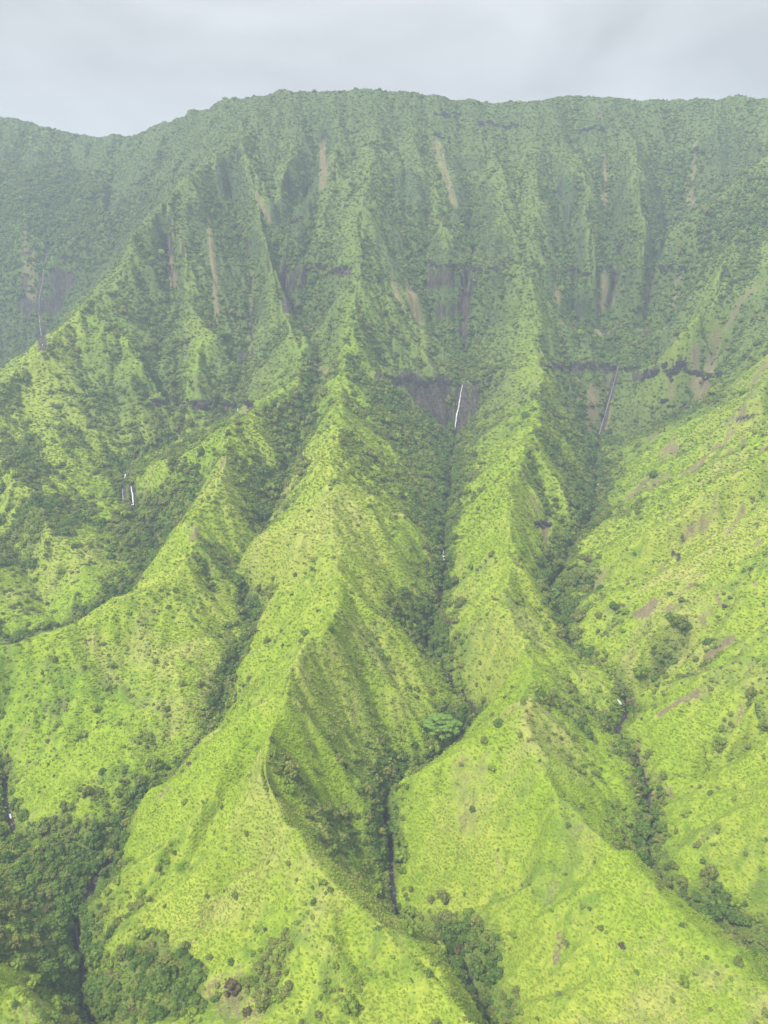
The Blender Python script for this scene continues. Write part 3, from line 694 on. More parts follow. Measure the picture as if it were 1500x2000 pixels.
for k in range(4):
    rs = np.random.default_rng(100 + k)
    for key, m in (('dark', M_DARK), ('olive', M_OLIVE), ('light', M_LIGHT)):
        add_proto(key, m, M_BARK, crown_geo(rs, 9 + 3 * k, .7 + .12 * k, .105, 420, .1, .6 + .06 * k), trunk_geo(rs, .55, .06))
    add_proto('shrub_dark', M_DARK, M_BARK, crown_geo(rs, 6 + k, .75, .17, 160, .05), trunk_geo(rs, .3, .05))
    add_proto('shrub_olive', M_OLIVE, M_BARK, crown_geo(rs, 6 + k, .7, .17, 160, .05), trunk_geo(rs, .3, .05))
    add_proto('dry', M_DRY, M_PALEBARK, crown_geo(rs, 5 + k, .8, .12, 90, .05), trunk_geo(rs, .5, .05))
    add_proto('fern', M_FERN, M_BARK, crown_geo(rs, 4, .45, .26, 46, 0, .55), trunk_geo(rs, .08, .04, 0))
    add_proto('tawny_tuft', M_TAWNY, M_BARK, crown_geo(rs, 4, .45, .26, 46, 0, .55), trunk_geo(rs, .08, .04, 0))
    add_proto('scrub', M_HAZED_SCRUB, M_BARK, crown_geo(rs, 5, .6, .22, 70, .02, .58), trunk_geo(rs, .15, .04, 0))
    add_proto('fern_light', M_FERN2, M_BARK, crown_geo(rs, 4, .5, .26, 46, 0, .55), trunk_geo(rs, .08, .04, 0))

def scatter(name, P, rotz, scl, idx, meshes, label, cat=None):
    """uncounted cover: one object, instances on points"""
    pc = bpy.data.collections.new(name + '_kinds')
    for k, m in enumerate(meshes): pc.objects.link(bpy.data.objects.new('%s_kind_%02d' % (name, k), m))
    m = bpy.data.meshes.new(name); m.vertices.add(len(P)); m.vertices.foreach_set('co', P.astype(np.float32).ravel())
    for nm, ty, arr, key in (('rotz', 'FLOAT', rotz, 'value'), ('scl', 'FLOAT_VECTOR', scl, 'vector'), ('pick', 'INT', idx, 'value')):
        a = m.attributes.new(nm, ty, 'POINT'); a.data.foreach_set(key, np.asarray(arr, np.int32 if ty == 'INT' else np.float32).ravel())
    o = link(bpy.data.objects.new(name, m)); tag(o, label, cat, kind='stuff')
    ng = bpy.data.node_groups.new(name, 'GeometryNodeTree')
    ng.interface.new_socket('Geometry', in_out='INPUT', socket_type='NodeSocketGeometry'); ng.interface.new_socket('Geometry', in_out='OUTPUT', socket_type='NodeSocketGeometry')
    N = ng.nodes.new; gi = N('NodeGroupInput'); go = N('NodeGroupOutput'); ip = N('GeometryNodeInstanceOnPoints'); ci = N('GeometryNodeCollectionInfo')
    ci.inputs['Collection'].default_value = pc; ci.inputs['Separate Children'].default_value = True; ci.inputs['Reset Children'].default_value = True
    ip.inputs['Pick Instance'].default_value = True
    def na(nm, ty):
        n = N('GeometryNodeInputNamedAttribute'); n.data_type = ty; n.inputs['Name'].default_value = nm; return n.outputs['Attribute']
    cx = N('ShaderNodeCombineXYZ'); ng.links.new(na('rotz', 'FLOAT'), cx.inputs['Z'])
    er = N('FunctionNodeEulerToRotation'); ng.links.new(cx.outputs[0], er.inputs[0])
    L = ng.links.new
    L(gi.outputs[0], ip.inputs['Points']); L(ci.outputs[0], ip.inputs['Instance']); L(er.outputs[0], ip.inputs['Rotation'])
    L(na('scl', 'FLOAT_VECTOR'), ip.inputs['Scale']); L(na('pick', 'INT'), ip.inputs['Instance Index']); L(ip.outputs[0], go.inputs[0])
    md = o.modifiers.new('scatter', 'NODES'); md.node_group = ng
    return o

def jitter_grid(y0, y1, sp):
    """jittered plan grid over the wedge the photograph looks into"""
    X, Yv = [], []
    ny = int((y1 - y0) / sp)
    for j in range(ny):
        y = y0 + (j + .5) * sp; h = 0.44 * y + 85; n = int(2 * h / sp)
        X.append(-h + (np.arange(n) + .5) * 2 * h / n + rng.uniform(-.46, .46, n) * sp); Yv.append(y + rng.uniform(-.46, .46, n) * sp)
    return np.concatenate(X), np.concatenate(Yv)

def visible(P, h):
    """can the camera see a point h above the ground at P"""
    Q = P + np.array([0, 0, 1.0])[None] * np.asarray(h)[:, None]
    vis = np.ones(len(P), bool)
    for s in np.concatenate([np.linspace(.25, .9, 60), np.linspace(.905, .995, 40)]):
        W = Q * s; ok = W[:, 1] > YA
        vis &= ~(ok & (lut(Z, W[:, 0], W[:, 1]) > W[:, 2] + .15))
    px, py, d = project(Q[:, 0], Q[:, 1], Q[:, 2])
    return vis & (px > 0) & (px < 1500) & (py > 0) & (py < 2000), px, py, d
def maybe_visible(P, h, slack=6):
    Q = P + np.array([0, 0, 1.0])[None] * (np.asarray(h)[:, None] + slack)
    vis = np.ones(len(P), bool)
    for s in np.linspace(.25, .97, 44):
        W = Q * s; vis &= ~((W[:, 1] > YA) & (lut(Z, W[:, 0], W[:, 1]) > W[:, 2] + .3))
    return vis

allkinds = ['dark', 'olive', 'light', 'shrub_dark', 'shrub_olive', 'dry', 'fern', 'fern_light', 'scrub', 'tawny_tuft']
kbase = {k: 4 * i for i, k in enumerate(allkinds)}
ALLM = [PROTO[k][q] for k in allkinds for q in range(4)]

# --- trees in gullies and on wooded flanks: dense in the beds, thinning out up the slopes
SQ = np.sqrt(1 + SL ** 2)
Pt = []
for y0, y1, sp in ((150, 420, 2.7), (420, 750, 3.3), (750, 1600, 3.6)):
    x, y = jitter_grid(y0, y1, sp)
    f = lut(FOREST, x, y) + .26 * fbm(x, y, 13, 3, 70); sd_ = lut(STREAM_D, x, y); rk_ = lut(ROCK, x, y)
    dens = sst(.18, .56, f) ** 1.2 * np.clip(lut(SQ, x, y) / 2.0, .5, 1)
    keep = (rng.random(len(x)) < dens) & (sd_ > np.where(lut(OPEN, x, y) > .4, 1.5, .8) + rng.uniform(0, 1.0, len(x))) & (rk_ < .45)
    x, y, f = x[keep], y[keep], f[keep]
    size = sp * np.exp(rng.normal(-.25, .42, len(x))).clip(.35, 1.9) * (0.62 + .40 * np.clip(f, 0, 1)) * (.92 if y0 > 700 else 1)
    Pt.append(np.stack([x, y, size, f], -1))
Pt = np.vstack(Pt); n = len(Pt)
rg = fbm(Pt[:, 0], Pt[:, 1], 45, 2, 71) * .5 + rng.normal(0, .2, n) + .9 * (Pt[:, 3] - .45)
kind = np.where(rg > .16, 0, np.where(rg > -.10, 1, 2))
far_ = (rng.random(n) < .75 * sst(760, 1000, Pt[:, 1]) * (1 - .6 * sst(.35, .6, Pt[:, 3])))
dry = rng.random(n) < .02 + .3 * lut(BROWN, Pt[:, 0], Pt[:, 1])
tk = np.array([kbase['dark'], kbase['olive'], kbase['light']])[kind] + rng.integers(0, 4, n); tk[far_] = kbase['scrub'] + rng.integers(0, 4, far_.sum()); tk[dry] = kbase['dry'] + rng.integers(0, 4, dry.sum())
TREES = np.column_stack([Pt[:, 0], Pt[:, 1], lut(Z, Pt[:, 0], Pt[:, 1]) - .15 * Pt[:, 2], Pt[:, 2], Pt[:, 2] * rng.uniform(.85, 1.4, n), rng.uniform(0, 6.28, n), tk])
# --- shrubs dotted over the open slopes
Ps = []
for y0, y1, sp in ((150, 460, 2.2), (460, 760, 2.8), (760, 1600, 3.6)):
    x, y = jitter_grid(y0, y1, sp)
    f = lut(FOREST, x, y); sh = np.clip(lut(SHRUB, x, y) + .6 * fbm(x, y, 8, 2, 72), 0, 1)
    keep = (rng.random(len(x)) < sh ** 2.6 * .85 + .015 + .35 * sst(.35, .6, f)) & (lut(STREAM_D, x, y) > 1.6) & (lut(ROCK, x, y) < .4)
    x, y = x[keep], y[keep]
    size = (np.exp(rng.normal(-.45, .48, len(x))) * (1 if sp < 2.5 else 1.25 if sp < 3 else 1.6)).clip(.3, 3.2)
    Ps.append(np.stack([x, y, size], -1))
Ps = np.vstack(Ps); n = len(Ps)
sk = np.choose(rng.choice(4, n, p=[.28, .40, .26, .06]), [kbase['shrub_dark'], kbase['shrub_olive'], kbase['light'], kbase['dry']]) + rng.integers(0, 4, n)
small_ = (Ps[:, 2] < .85) & (Ps[:, 1] < 620) & (rng.random(n) < .8)
sk[small_] = np.where(rng.random(small_.sum()) < .7, kbase['fern_light'], kbase['light']) + rng.integers(0, 4, small_.sum())
SHR = np.column_stack([Ps[:, 0], Ps[:, 1], lut(Z, Ps[:, 0], Ps[:, 1]) - .15 * Ps[:, 2], Ps[:, 2], Ps[:, 2] * rng.uniform(.8, 1.25, n), rng.uniform(0, 6.28, n), sk])
# --- larger bushes standing singly or in loose clusters on the near slopes
x, y = jitter_grid(150, 760, 4.6)
cl = np.clip(.35 + .8 * fbm(x, y, 38, 2, 75) + .7 * fbm(x, y, 13, 2, 76) + .5 * (lut(FOREST, x, y) - .15) + .22 * lut(sst(-.1, .6, gnx), x, y) + .2 * sst(.85, 1, lut(R, x, y)) - .1, 0, 1)
keep = (rng.random(len(x)) < 1.3 * cl ** 3.4 + .01) & (lut(STREAM_D, x, y) > 2) & (lut(ROCK, x, y) < .4)
x, y = x[keep], y[keep]; n = len(x); sz = np.exp(rng.normal(.10, .48, n)).clip(.45, 3.2)
bk_ = np.choose(rng.choice(4, n, p=[.30, .44, .20, .06]), [kbase['shrub_dark'], kbase['olive'], kbase['light'], kbase['dry']]) + rng.integers(0, 4, n)
SHR = np.vstack([SHR, np.column_stack([x, y, lut(Z, x, y) - .15 * sz, sz, sz * rng.uniform(.8, 1.3, n), rng.uniform(0, 6.28, n), bk_])])
# --- fern and grass tufts; on the far slopes a low carpet of scrub
Pf = []
for y0, y1, sp in ((150, 330, 1.15), (330, 560, 1.6), (560, 760, 2.1), (760, 1600, 2.35)):
    x, y = jitter_grid(y0, y1, sp)
    ff = lut(FOREST, x, y); keep = (rng.random(len(x)) < (1.0 - 1.35 * lut(BARE, x, y)) * (np.clip(lut(SQ, x, y) / 2.3, .4, 1) if y0 > 700 else 1)) & (lut(ROCK, x, y) + .9 * lut(BROWN, x, y) < .35 + .2 * rng.random(len(x))) & (lut(STREAM_D, x, y) > 1.6)
    x, y = x[keep], y[keep]; Pf.append(np.stack([x, y, sp * rng.uniform(.5, .95, len(x))], -1))
Pf = np.vstack(Pf); n = len(Pf)
q = rng.random(n) + .28 * sst(800, 1000, Pf[:, 1]) * (1 - .8 * sst(.55, .95, lut(R, Pf[:, 0], Pf[:, 1]))) + .95 * lut(n40, Pf[:, 0], Pf[:, 1]) + .5 * lut(n12, Pf[:, 0], Pf[:, 1]) + .3 * sst(650, 1050, Pf[:, 1]) * (1.2 - lut(R, Pf[:, 0], Pf[:, 1])) + .7 * sst(.3, .6, lut(FOREST, Pf[:, 0], Pf[:, 1]))
fk = np.where(q < .88, kbase['fern'], np.where(q < 1.12, kbase['fern_light'], np.where(rng.random(n) < .5, kbase['light'], kbase['shrub_olive']))) + rng.integers(0, 4, n)
wl_ = sst(700, 980, Pf[:, 1] + 150 * lut(n40, Pf[:, 0], Pf[:, 1])) * (1 - .6 * sst(.55, .95, lut(R, Pf[:, 0], Pf[:, 1])) * (1 - sst(940, 1060, Pf[:, 1])))
tw_ = rng.random(n) < lut(TAWNY, Pf[:, 0], Pf[:, 1]) * .8; fk[tw_] = kbase['tawny_tuft'] + rng.integers(0, 4, tw_.sum())
sc_ = rng.random(n) < .95 * wl_; fk[sc_] = kbase['scrub'] + rng.integers(0, 4, sc_.sum())
lt_ = rng.random(n) < .55 * lut(PALE_CREST, Pf[:, 0], Pf[:, 1]); fk[lt_] = np.where(rng.random(lt_.sum()) < .6, kbase['light'], kbase['fern_light']) + rng.integers(0, 4, lt_.sum())
FER = np.column_stack([Pf[:, 0], Pf[:, 1], lut(Z, Pf[:, 0], Pf[:, 1]) - .12 * Pf[:, 2], Pf[:, 2], Pf[:, 2] * np.where(Pf[:, 1] < 560, rng.uniform(.25, .55, n), rng.uniform(.45, .85, n)), rng.uniform(0, 6.28, n), fk])
TREES = TREES[maybe_visible(TREES[:, :3], TREES[:, 4])]; SHR = SHR[maybe_visible(SHR[:, :3], SHR[:, 4])]; FER = FER[maybe_visible(FER[:, :3], FER[:, 4])]
print('trees', len(TREES), 'shrubs', len(SHR), 'ferns', len(FER))

def put_stuff(name, A, label, cat):
    asp = np.exp(rng.normal(0, .16, len(A)))
    scatter(name, A[:, :3], A[:, 5], np.column_stack([A[:, 3] * asp, A[:, 3] / asp, A[:, 4]]), A[:, 6], [p[2] for p in ALLM], label, cat)

# ------------------------------------------------------------------ single trees and shrubs: the ones that show largest
def empty(name, loc, rz=0.0, sc=(1, 1, 1)):
    e = bpy.data.objects.new(name, None); e.empty_display_size = 1.0
    e.location = loc; e.rotation_euler = (0, 0, rz); e.scale = sc
    return link(e)
_kk = [k for k in LINES if k in RIDGES or k in VALLEYS]
_kd = KDTree(sum(len(LINES[k][0]) for k in _kk)); _own = []; _lx = []
for k in _kk:
    for p in LINES[k][0]:
        _kd.insert((p[0], p[1], 0), len(_own)); _own.append(k); _lx.append(p[0])
_kd.balance()
PLACE_V = dict(a='the left stream', a2='the left stream', b='the middle stream', c='the right stream', c2='the right stream', c3='the right stream', g1='the central ridge gully', h='the wooded hollow at bottom left')
def place(x, y, py):
    _, n, d = _kd.find((x, y, 0)); k = _own[n]; side = 'left' if x < _lx[n] else 'right'
    lvl = 'near the bottom' if py > 1750 else 'fairly low' if py > 1480 else 'at mid height' if py > 1150 else 'higher up'
    if k in PLACE_V: return ('on the %s side of ' % side if k != 'h' else 'in ') + PLACE_V[k] + ', ' + lvl
    for pre, nm in (('r2', 'central ridge'), ('r3', 'right-centre ridge'), ('l2', 'left ridge'), ('l1', 'far left ridge'), ('fl', 'wooded front left hill')):
        if k.startswith(pre): return ('on the %s flank of the %s, ' % (side, nm) if pre != 'fl' else 'on the %s, ' % nm) + lvl
    if k.startswith(('g4', 'r4')): return 'on the right hand slope, ' + lvl
    if k.startswith('gl'): return 'on the front face of the left ridge, ' + lvl
    if k.startswith('gr2'): return 'on the right flank of the central ridge, ' + lvl
    if k.startswith('gr3'): return 'on the left flank of the right-centre ridge, ' + lvl
    return 'on the head wall, ' + lvl
KNAME = {'dark': 'dark green', 'olive': 'olive green', 'light': 'light green', 'shrub_dark': 'dark green', 'shrub_olive': 'olive green', 'dry': 'dry brownish', 'scrub': 'grey green', 'fern': 'lime green', 'fern_light': 'lime green'}
def singles(A, count, noun, minsep=0.0):
    vis, px, py, d = visible(A[:, :3], A[:, 4] * .8)
    scr = np.where(vis, A[:, 3] / d, 0)
    order = np.argsort(-scr)[:count]
    q75 = scr[order[int(count * .22)]]; q35 = scr[order[int(count * .65)]]
    for i in order:
        x, y, z, r, h, rz, k = A[i]; k = int(k); kn = allkinds[k // 4]
        o = empty('small_tree' if noun == 'tree' else 'shrub', (x, y, z), rz, (r, r, h))
        pl = place(x, y, py[i])
        form = ('big ' if scr[i] > q75 else 'small ' if scr[i] < q35 else '') + KNAME[kn].replace('dry brownish', 'brown').replace(' green', '-green') + ' ' + noun + ' '
        tag(o, form + pl, noun, form.strip() + 's ' + pl)
        link(bpy.data.objects.new('crown', ALLM[k][0]), o); link(bpy.data.objects.new('trunk', ALLM[k][1]), o)
    return np.delete(A, order, 0)
def at_pixel_y(px, Y):
    """plan position seen in column px at forward distance Y, on the ground"""
    x = 0.0
    for it in range(6):
        z = float(lut(Z, x, Y)); x = (px - 750) / FPX * (Y * CP - z * SP)
    return x, Y
ALB_X, ALB_Y = at_pixel_y(862, 392.0)
TREES = TREES[np.hypot(TREES[:, 0] - ALB_X, TREES[:, 1] - ALB_Y) > 9.5]
TREES = singles(TREES, 300, 'tree'); SHR = singles(SHR, 300, 'shrub')

# spreading feathery trees with flat layered crowns
def umbrella_tree(x, y, radius, height, label, seed):
    rs = np.random.default_rng(seed); z = float(lut(Z, x, y)) - .3
    o = empty('spreading_tree', (x, y, z)); tag(o, label, 'tree')
    V, Fc = [], []
    pads = []
    for k in range(46):
        a = k * 2.399; rr = radius * math.sqrt((k + .5) / 46) * rs.uniform(.85, 1.08)
        pads.append((math.cos(a) * rr, math.sin(a) * rr, height * (1 - .40 * (rr / radius) ** 2) + rs.uniform(-.9, .5), radius * rs.uniform(.13, .22)))
    for (px_, py_, pz, sz) in pads:
        v = ICO1[0] * (1 + rs.uniform(-.2, .2, (len(ICO1[0]), 1))) * [sz, sz, sz * .28] + [px_, py_, pz]
        q = len(V); V += list(v); Fc += [[i + q for i in f] for f in ICO1[1]]
        for m in range(46):
            d = rs.normal(size=3); d /= np.linalg.norm(d)
            c = np.array([px_, py_, pz]) + d * [sz * 1.25, sz * 1.25, sz * .35]; n = np.array([0, 0, 1]) + rs.normal(size=3) * .4
            u = np.cross(n, rs.normal(size=3)); u /= np.linalg.norm(u); w_ = np.cross(n / np.linalg.norm(n), u); l = radius * .035 * rs.uniform(.6, 1.3)
            q = len(V); V += [c - u * l, c + w_ * l * .6, c + u * l, c - w_ * l * .6]; Fc += [[q, q + 1, q + 2, q + 3]]
    link(bpy.data.objects.new('crown', mesh_from('spreading_crown', V, Fc, [M_ALB])), o)
    link(bpy.data.objects.new('trunk', mesh_from('spreading_trunk', *trunk_geo(rs, height * .45, radius * .05, 0), [M_PALEBARK])), o)
    for k in range(6):
        a = k * 1.05 + rs.uniform(-.2, .2)
        t0 = np.array([0, 0, height * .42]); t1 = np.array([math.cos(a) * radius * .6, math.sin(a) * radius * .6, height * .84]); ax = t1 - t0
        u = np.cross(ax, [0, 0, 1]); u /= np.linalg.norm(u); w_ = np.cross(ax, u); w_ /= np.linalg.norm(w_); Vb, Fb = [], []
        for s_, r_ in ((0, radius * .03), (.5, radius * .02), (1, radius * .008)):
            for m in range(5):
                Vb.append(t0 + ax * s_ + [0, 0, -height * .06 * math.sin(math.pi * s_)] + (u * math.cos(m * 1.2566) + w_ * math.sin(m * 1.2566)) * r_)
        for s_ in range(2):
            for m in range(5): Fb.append([s_ * 5 + m, s_ * 5 + (m + 1) % 5, s_ * 5 + 5 + (m + 1) % 5, s_ * 5 + 5 + m])
        link(bpy.data.objects.new('limb', mesh_from('spreading_limb', Vb, Fb, [M_PALEBARK])), o)
umbrella_tree(ALB_X, ALB_Y, 11.0, 15.0, 'large pale green feathery tree with flat spreading crown by the middle stream', 5)
p = hit(437, 662)[0]; umbrella_tree(p[0], p[1], 8.5, 9.0, 'pale blue-green spreading tree under the upper left cliffs', 6)
p = hit(1078, 1168)[0]; umbrella_tree(p[0], p[1], 5.5, 7.0, 'pale green spreading tree among the woods of the right stream', 7)

# bare grey snags
for px_, py_, h, lab in ((163, 1682, 6.5, 'thin bare grey snag on the front left hill above the stream'), (180, 1168, 8.0, 'bare pale snag standing on the slope above the left ridge'), (700, 905, 9.0, 'bare pale snag on the wooded right flank of the central ridge'),
                         (848, 1488, 4.0, 'pale grey bare bush at the foot of the feathery tree'), (1065, 985, 5.0, 'small bare snag on the ridge right of centre')):
    p = hit(px_, py_)[0]; rs = np.random.default_rng(px_)
    o = empty('dead_tree', tuple(p)); tag(o, lab, 'dead tree')
    V, Fc = trunk_geo(rs, h * .7, .11, 0); link(bpy.data.objects.new('trunk', mesh_from('snag_trunk', V, Fc, [M_PALEBARK])), o)
    for k in range(5):
        V, Fc = trunk_geo(rs, h * .38, .055, 0); b_ = link(bpy.data.objects.new('branch', mesh_from('snag_branch', V, Fc, [M_PALEBARK])), o)
        b_.location = (0.02, 0.02, h * rs.uniform(.35, .7)); b_.rotation_euler = (rs.uniform(.4, .95), 0, k * 1.26)

# ------------------------------------------------------------------ waterfalls and cascades
def path3d(pts, n):
    q = np.array(pts, float); s = np.concatenate([[0], np.cumsum(np.hypot(*np.diff(q, axis=0).T))]); u = np.linspace(0, s[-1], n)
    P = hit(np.interp(u, s, q[:, 0]), np.interp(u, s, q[:, 1]))
    Yl = np.linspace(P[0, 1], P[-1, 1], n)
    for k in range(n):                                   # a stray pixel that slips past the cliff edge is pulled back on to the face
        if abs(P[k, 1] - Yl[k]) > 30:
            P[k] = at(np.interp(u, s, q[:, 0])[k], np.interp(u, s, q[:, 1])[k], Yl[k])
    return P
def waterfall(pts, wtop, wbase, label, seed, foam=True, name='waterfall', mat=None):
    mat = mat or M_WATER
    rs = np.random.default_rng(seed); n = 26; P = path3d(pts, n)
    for it in range(2): P[1:-1] = .5 * P[1:-1] + .25 * (P[:-2] + P[2:])
    out_ = -P / np.linalg.norm(P, axis=1)[:, None]
    P = P + out_ * 1.1
    o = empty(name, tuple(P[-1])); tag(o, label, 'waterfall', None)
    def strand(off, w0, w1, nm):
        V, Fc = [], []; m = 8
        for k in range(n):
            f = k / (n - 1); wd = (w0 + (w1 - w0) * f) * (1 + .22 * math.sin(k * 2.1 + seed) + rs.uniform(-.15, .15)) * .5
            c = P[k] - P[-1] + [off * (w0 + (w1 - w0) * f) + .12 * rs.normal(), 0, 0]
            for q in range(m):
                a = 2 * math.pi * q / m; V.append(c + np.array([math.cos(a) * wd, math.sin(a) * wd * .45, 0]) * rs.uniform(.88, 1.1))
        for k in range(n - 1):
            for q in range(m): Fc.append([k * m + q, k * m + (q + 1) % m, (k + 1) * m + (q + 1) % m, (k + 1) * m + q])
        Fc += [list(range(m))[::-1], [(n - 1) * m + q for q in range(m)]]
        link(bpy.data.objects.new(nm, mesh_from(nm, V, Fc, [mat], smooth=True)), o)
    strand(0, wtop, wbase, 'water_column')
    if wbase > 1.6: strand(.42, wtop * .25, wbase * .4, 'side_strand')
    if foam:
        V, Fc = [], []
        for k in range(5):
            sz = wbase * rs.uniform(.2, .4); c = rs.normal(size=3) * [wbase * .45, wbase * .4, .1] + [0, -.4, 0]
            v = ICO2[0] * (1 + rs.uniform(-.15, .15, (len(ICO2[0]), 1))) * [sz, sz, sz * .5] + c; q = len(V); V += list(v); Fc += [[i + q for i in f] for f in ICO2[1]]
        link(bpy.data.objects.new('foam', mesh_from('foam', V, Fc, [M_WATER], smooth=True)), o)
waterfall([(903,752),(899,775),(895,800),(891,822),(888,840)], .55, 1.9, 'tall white waterfall on the black cliff in the centre', 1)
waterfall([(1208,716),(1192,775),(1180,815),(1169,853)], .4, .75, 'long thin slanting waterfall on the right hand cliff', 2, False, mat=M_THIN)
waterfall([(256,951),(259,968),(260,986)], .9, 1.7, 'short white waterfall in the left ravine below the grassy spur', 3)
waterfall([(245,926),(243,936)], .9, 1.2, 'small upper cascade just above the left ravine waterfall', 4, False)
waterfall([(240,955),(240,976)], .5, .7, 'thin trickle left of the left ravine waterfall', 5, False, mat=M_THIN)
waterfall([(465,792),(463,816)], .8, 1.5, 'small waterfall dropping over the dark ledge left of centre', 6)
waterfall([(330,788),(330,804)], .35, .6, 'faint trickle over the dark ledge furthest left', 7, False, mat=M_THIN)
waterfall([(92,495),(86,540),(78,590),(76,612)], .4, .6, 'thin upper fall on the shaded far left cliff', 8, False, mat=M_THIN)
waterfall([(76,614),(79,645),(84,680)], .5, .7, 'thin lower fall on the shaded far left cliff', 9, False, mat=M_THIN)
waterfall([(866,1076),(866,1094)], 1.3, 1.8, 'small white cascade deep in the middle valley', 10)
waterfall([(864,1102),(861,1110)], 1.0, 1.6, 'foaming step just below the small middle valley cascade', 11, False)
waterfall([(876,958),(878,970)], 1.0, 1.3, 'tiny cascade high in the wooded middle valley', 12, False)
waterfall([(1161,904),(1162,914)], .9, 1.0, 'tiny upper cascade below the slanting waterfall', 13, False)
waterfall([(1168,935),(1168,948)], .8, .9, 'tiny lower cascade below the slanting waterfall', 14, False)
waterfall([(768,1768),(768,1786)], .8, 1.1, 'white drop in the dark slot of the middle stream, low in the picture', 15, False)
waterfall([(166,1938),(170,1962)], .9, 1.3, 'white drop in the left stream slot at the bottom of the picture', 16, False)
waterfall([(1207,1367),(1213,1376)], 1.2, 1.6, 'white rapid in the open bend of the right stream', 17, False)
waterfall([(1264,1601),(1266,1609)], .7, .9, 'small white rapid in the wooded lower right stream', 18, False)
waterfall([(19,1590),(21,1598)], 1.0, 1.2, 'white rapid in the left stream by the picture edge', 19, False)
waterfall([(226,1688),(229,1694)], .8, 1.0, 'white rapid where the gully meets the left stream', 20, False)

# ------------------------------------------------------------------ stream water
for key, lab in (('a', 'dark stream in the left ravine'), ('b', 'dark stream in the middle valley'), ('c', 'dark stream in the right valley')):
    p = STREAM_POLY[key][::2]; V, Fc = [], []
    tg = np.gradient(p[:, :2], axis=0); tg /= np.linalg.norm(tg, axis=1)[:, None] + 1e-9
    for k in range(len(p)):
        nrm = np.array([-tg[k, 1], tg[k, 0]]); wd = .75 + .3 * math.sin(k * .9) + .2 * math.sin(k * 2.3)
        z = min(float(lut(Z, p[k, 0], p[k, 1])), float(lut(Z, *(p[k, :2] + nrm * .8))), float(lut(Z, *(p[k, :2] - nrm * .8)))) + .30
        for s_ in (-1, 0, 1): V.append((p[k, 0] + nrm[0] * wd * s_, p[k, 1] + nrm[1] * wd * s_, z + (.08 if s_ == 0 else 0)))
    for k in range(len(p) - 1):
        for s_ in (0, 1): Fc.append([k * 3 + s_, k * 3 + s_ + 1, k * 3 + s_ + 4, k * 3 + s_ + 3])
    o = link(bpy.data.objects.new('stream', mesh_from('stream', V, Fc, [M_STREAM], smooth=True))); tag(o, lab, kind='structure')

# boulders along the open stream beds
bk = []
for key in 'abc':
    p = STREAM_POLY[key]; i = rng.integers(0, len(p), 420); q = p[i, :2] + rng.normal(0, 1.1, (420, 2)); bk.append(q)
bk = np.vstack(bk); bk = bk[lut(OPEN, bk[:, 0], bk[:, 1]) > .15]; n = len(bk)
bmesh_ = []
for k in range(4):
    rs = np.random.default_rng(40 + k); v_ = ICO1[0] * (1 + rs.uniform(-.22, .22, (len(ICO1[0]), 1))) * [1, .8, .65]
    bmesh_.append(mesh_from('boulder', v_, ICO1[1], [M_ROCK if k < 2 else M_PALEROCK]))
sz = np.exp(rng.normal(-.9, .45, n)).clip(.15, 1.1)
scatter('boulders', np.column_stack([bk, lut(Z, bk[:, 0], bk[:, 1]) + .1]), rng.uniform(0, 6.28, n), np.column_stack([sz] * 3), rng.integers(0, 4, n), bmesh_, 'dark and grey boulders strewn along the stream beds', 'boulders')

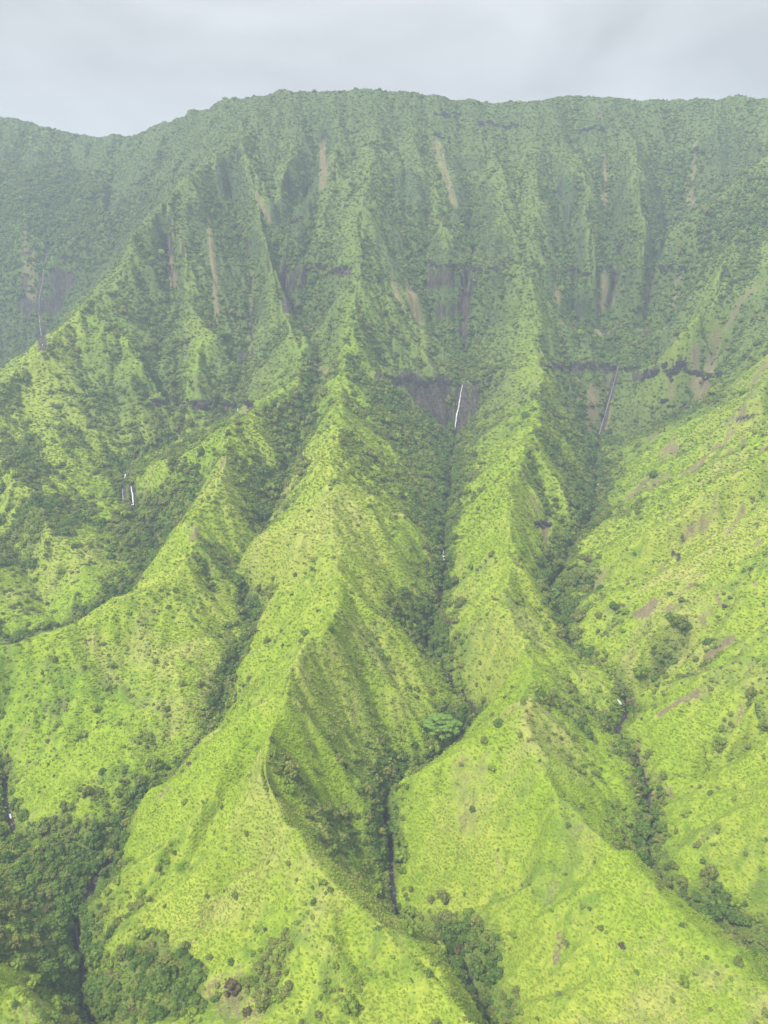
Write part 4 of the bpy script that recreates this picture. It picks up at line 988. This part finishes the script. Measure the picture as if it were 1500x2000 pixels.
# basalt ledges: crisp broken steps of dark rock across the valley heads
def ledge(pts, hgt, seed):
    rs = np.random.default_rng(seed); q = np.array(pts, float); s = np.concatenate([[0], np.cumsum(np.hypot(*np.diff(q, axis=0).T))]); V, Fc = [], []
    u = np.arange(0, s[-1], 2.6); P = hit(np.interp(u, s, q[:, 0]), np.interp(u, s, q[:, 1]) + rs.uniform(-3, 3, len(u)) + 3.5 * np.sin(u * .11 + seed) + 2 * np.sin(u * .31 + seed))
    for k, p in enumerate(P):
        if rs.random() < .22 or math.sin(k * .37 + seed) + .6 * math.sin(k * .9 + seed) > .75: continue
        wd, h, dp = rs.uniform(1.3, 3.2), hgt * rs.uniform(.35, 1.15), rs.uniform(1.0, 2.2)
        for tier in range(2):
            c = p + [rs.uniform(-.8, .8), -.2 + .7 * tier, (h * .5) * tier]; hh = h * .5; o = len(V)
            for z in (-hh * .6, hh * .55):
                for (a, b) in ((-1, -1), (1, -1), (1, 1), (-1, 1)): V.append(c + [a * wd * rs.uniform(.75, 1.15), b * dp * rs.uniform(.7, 1.1), z + rs.uniform(-.35, .35)])
            Fc += [[o, o + 3, o + 2, o + 1], [o + 4, o + 5, o + 6, o + 7]] + [[o + i, o + (i + 1) % 4, o + 4 + (i + 1) % 4, o + 4 + i] for i in range(4)]
    o = link(bpy.data.objects.new('rock_ledge', mesh_from('rock_ledge', V, Fc, [M_ROCK])), terrain); tag(o, kind='stuff')
for n_, (pts, h) in enumerate((([(742,735),(800,744),(850,748),(885,750)], 5), ([(920,750),(960,745)], 4), ([(1072,714),(1140,714),(1200,717)], 4.5), ([(1215,722),(1300,728),(1345,733),(1420,738)], 4.5), ([(1255,738),(1330,740)], 3), ([(1290,795),(1345,797)], 3),
        ([(840,524),(905,526)], 5), ([(922,528),(992,526)], 5), ([(585,522),(685,529)], 5), ([(1085,530),(1200,531)], 3.5), ([(1285,533),(1340,528)], 4), ([(300,784),(400,790),(460,789)], 3.5), ([(470,789),(492,792)], 3.5), ([(288,728),(302,742)], 4),
        ([(850,222),(905,226)], 4), ([(925,240),(1010,247)], 4), ([(1130,255),(1180,252)], 4), ([(1045,1023),(1076,1026)], 1.6), ([(600,715),(630,722)], 2.5), ([(845,265),(880,270)], 4), ([(1310,340),(1345,343)], 3.5), ([(560,435),(590,428)], 5))):
    ledge(pts, h, 300 + n_)
put_stuff('fern_cover', FER, 'lime green ferns and grass tufts covering the open slopes', 'ferns')
put_stuff('forest', TREES, 'dark green trees filling the gullies', 'forest')
put_stuff('scrub', SHR, 'small rounded shrubs dotted over slopes', 'shrubs')

# ------------------------------------------------------------------ haze
bm = bmesh.new(); bmesh.ops.create_cube(bm, size=1)
hm = bpy.data.meshes.new('haze'); bm.to_mesh(hm); bm.free()
hz = link(bpy.data.objects.new('haze', hm)); hz.scale = (2600, 2500, 720); hz.location = (0, 800, -40)
tag(hz, 'pale moist air veiling the far mountain wall', None, kind='stuff')
hmat = bpy.data.materials.new('haze'); hmat.use_nodes = True; t = hmat.node_tree; t.nodes.clear()
o = t.nodes.new('ShaderNodeOutputMaterial'); v = t.nodes.new('ShaderNodeVolumePrincipled')
v.inputs['Color'].default_value = (.68, .84, 1.0, 1); v.inputs['Density'].default_value = HAZE_DENSITY; v.inputs['Anisotropy'].default_value = 0.0
t.links.new(v.outputs[0], o.inputs['Volume']); hm.materials.append(hmat)
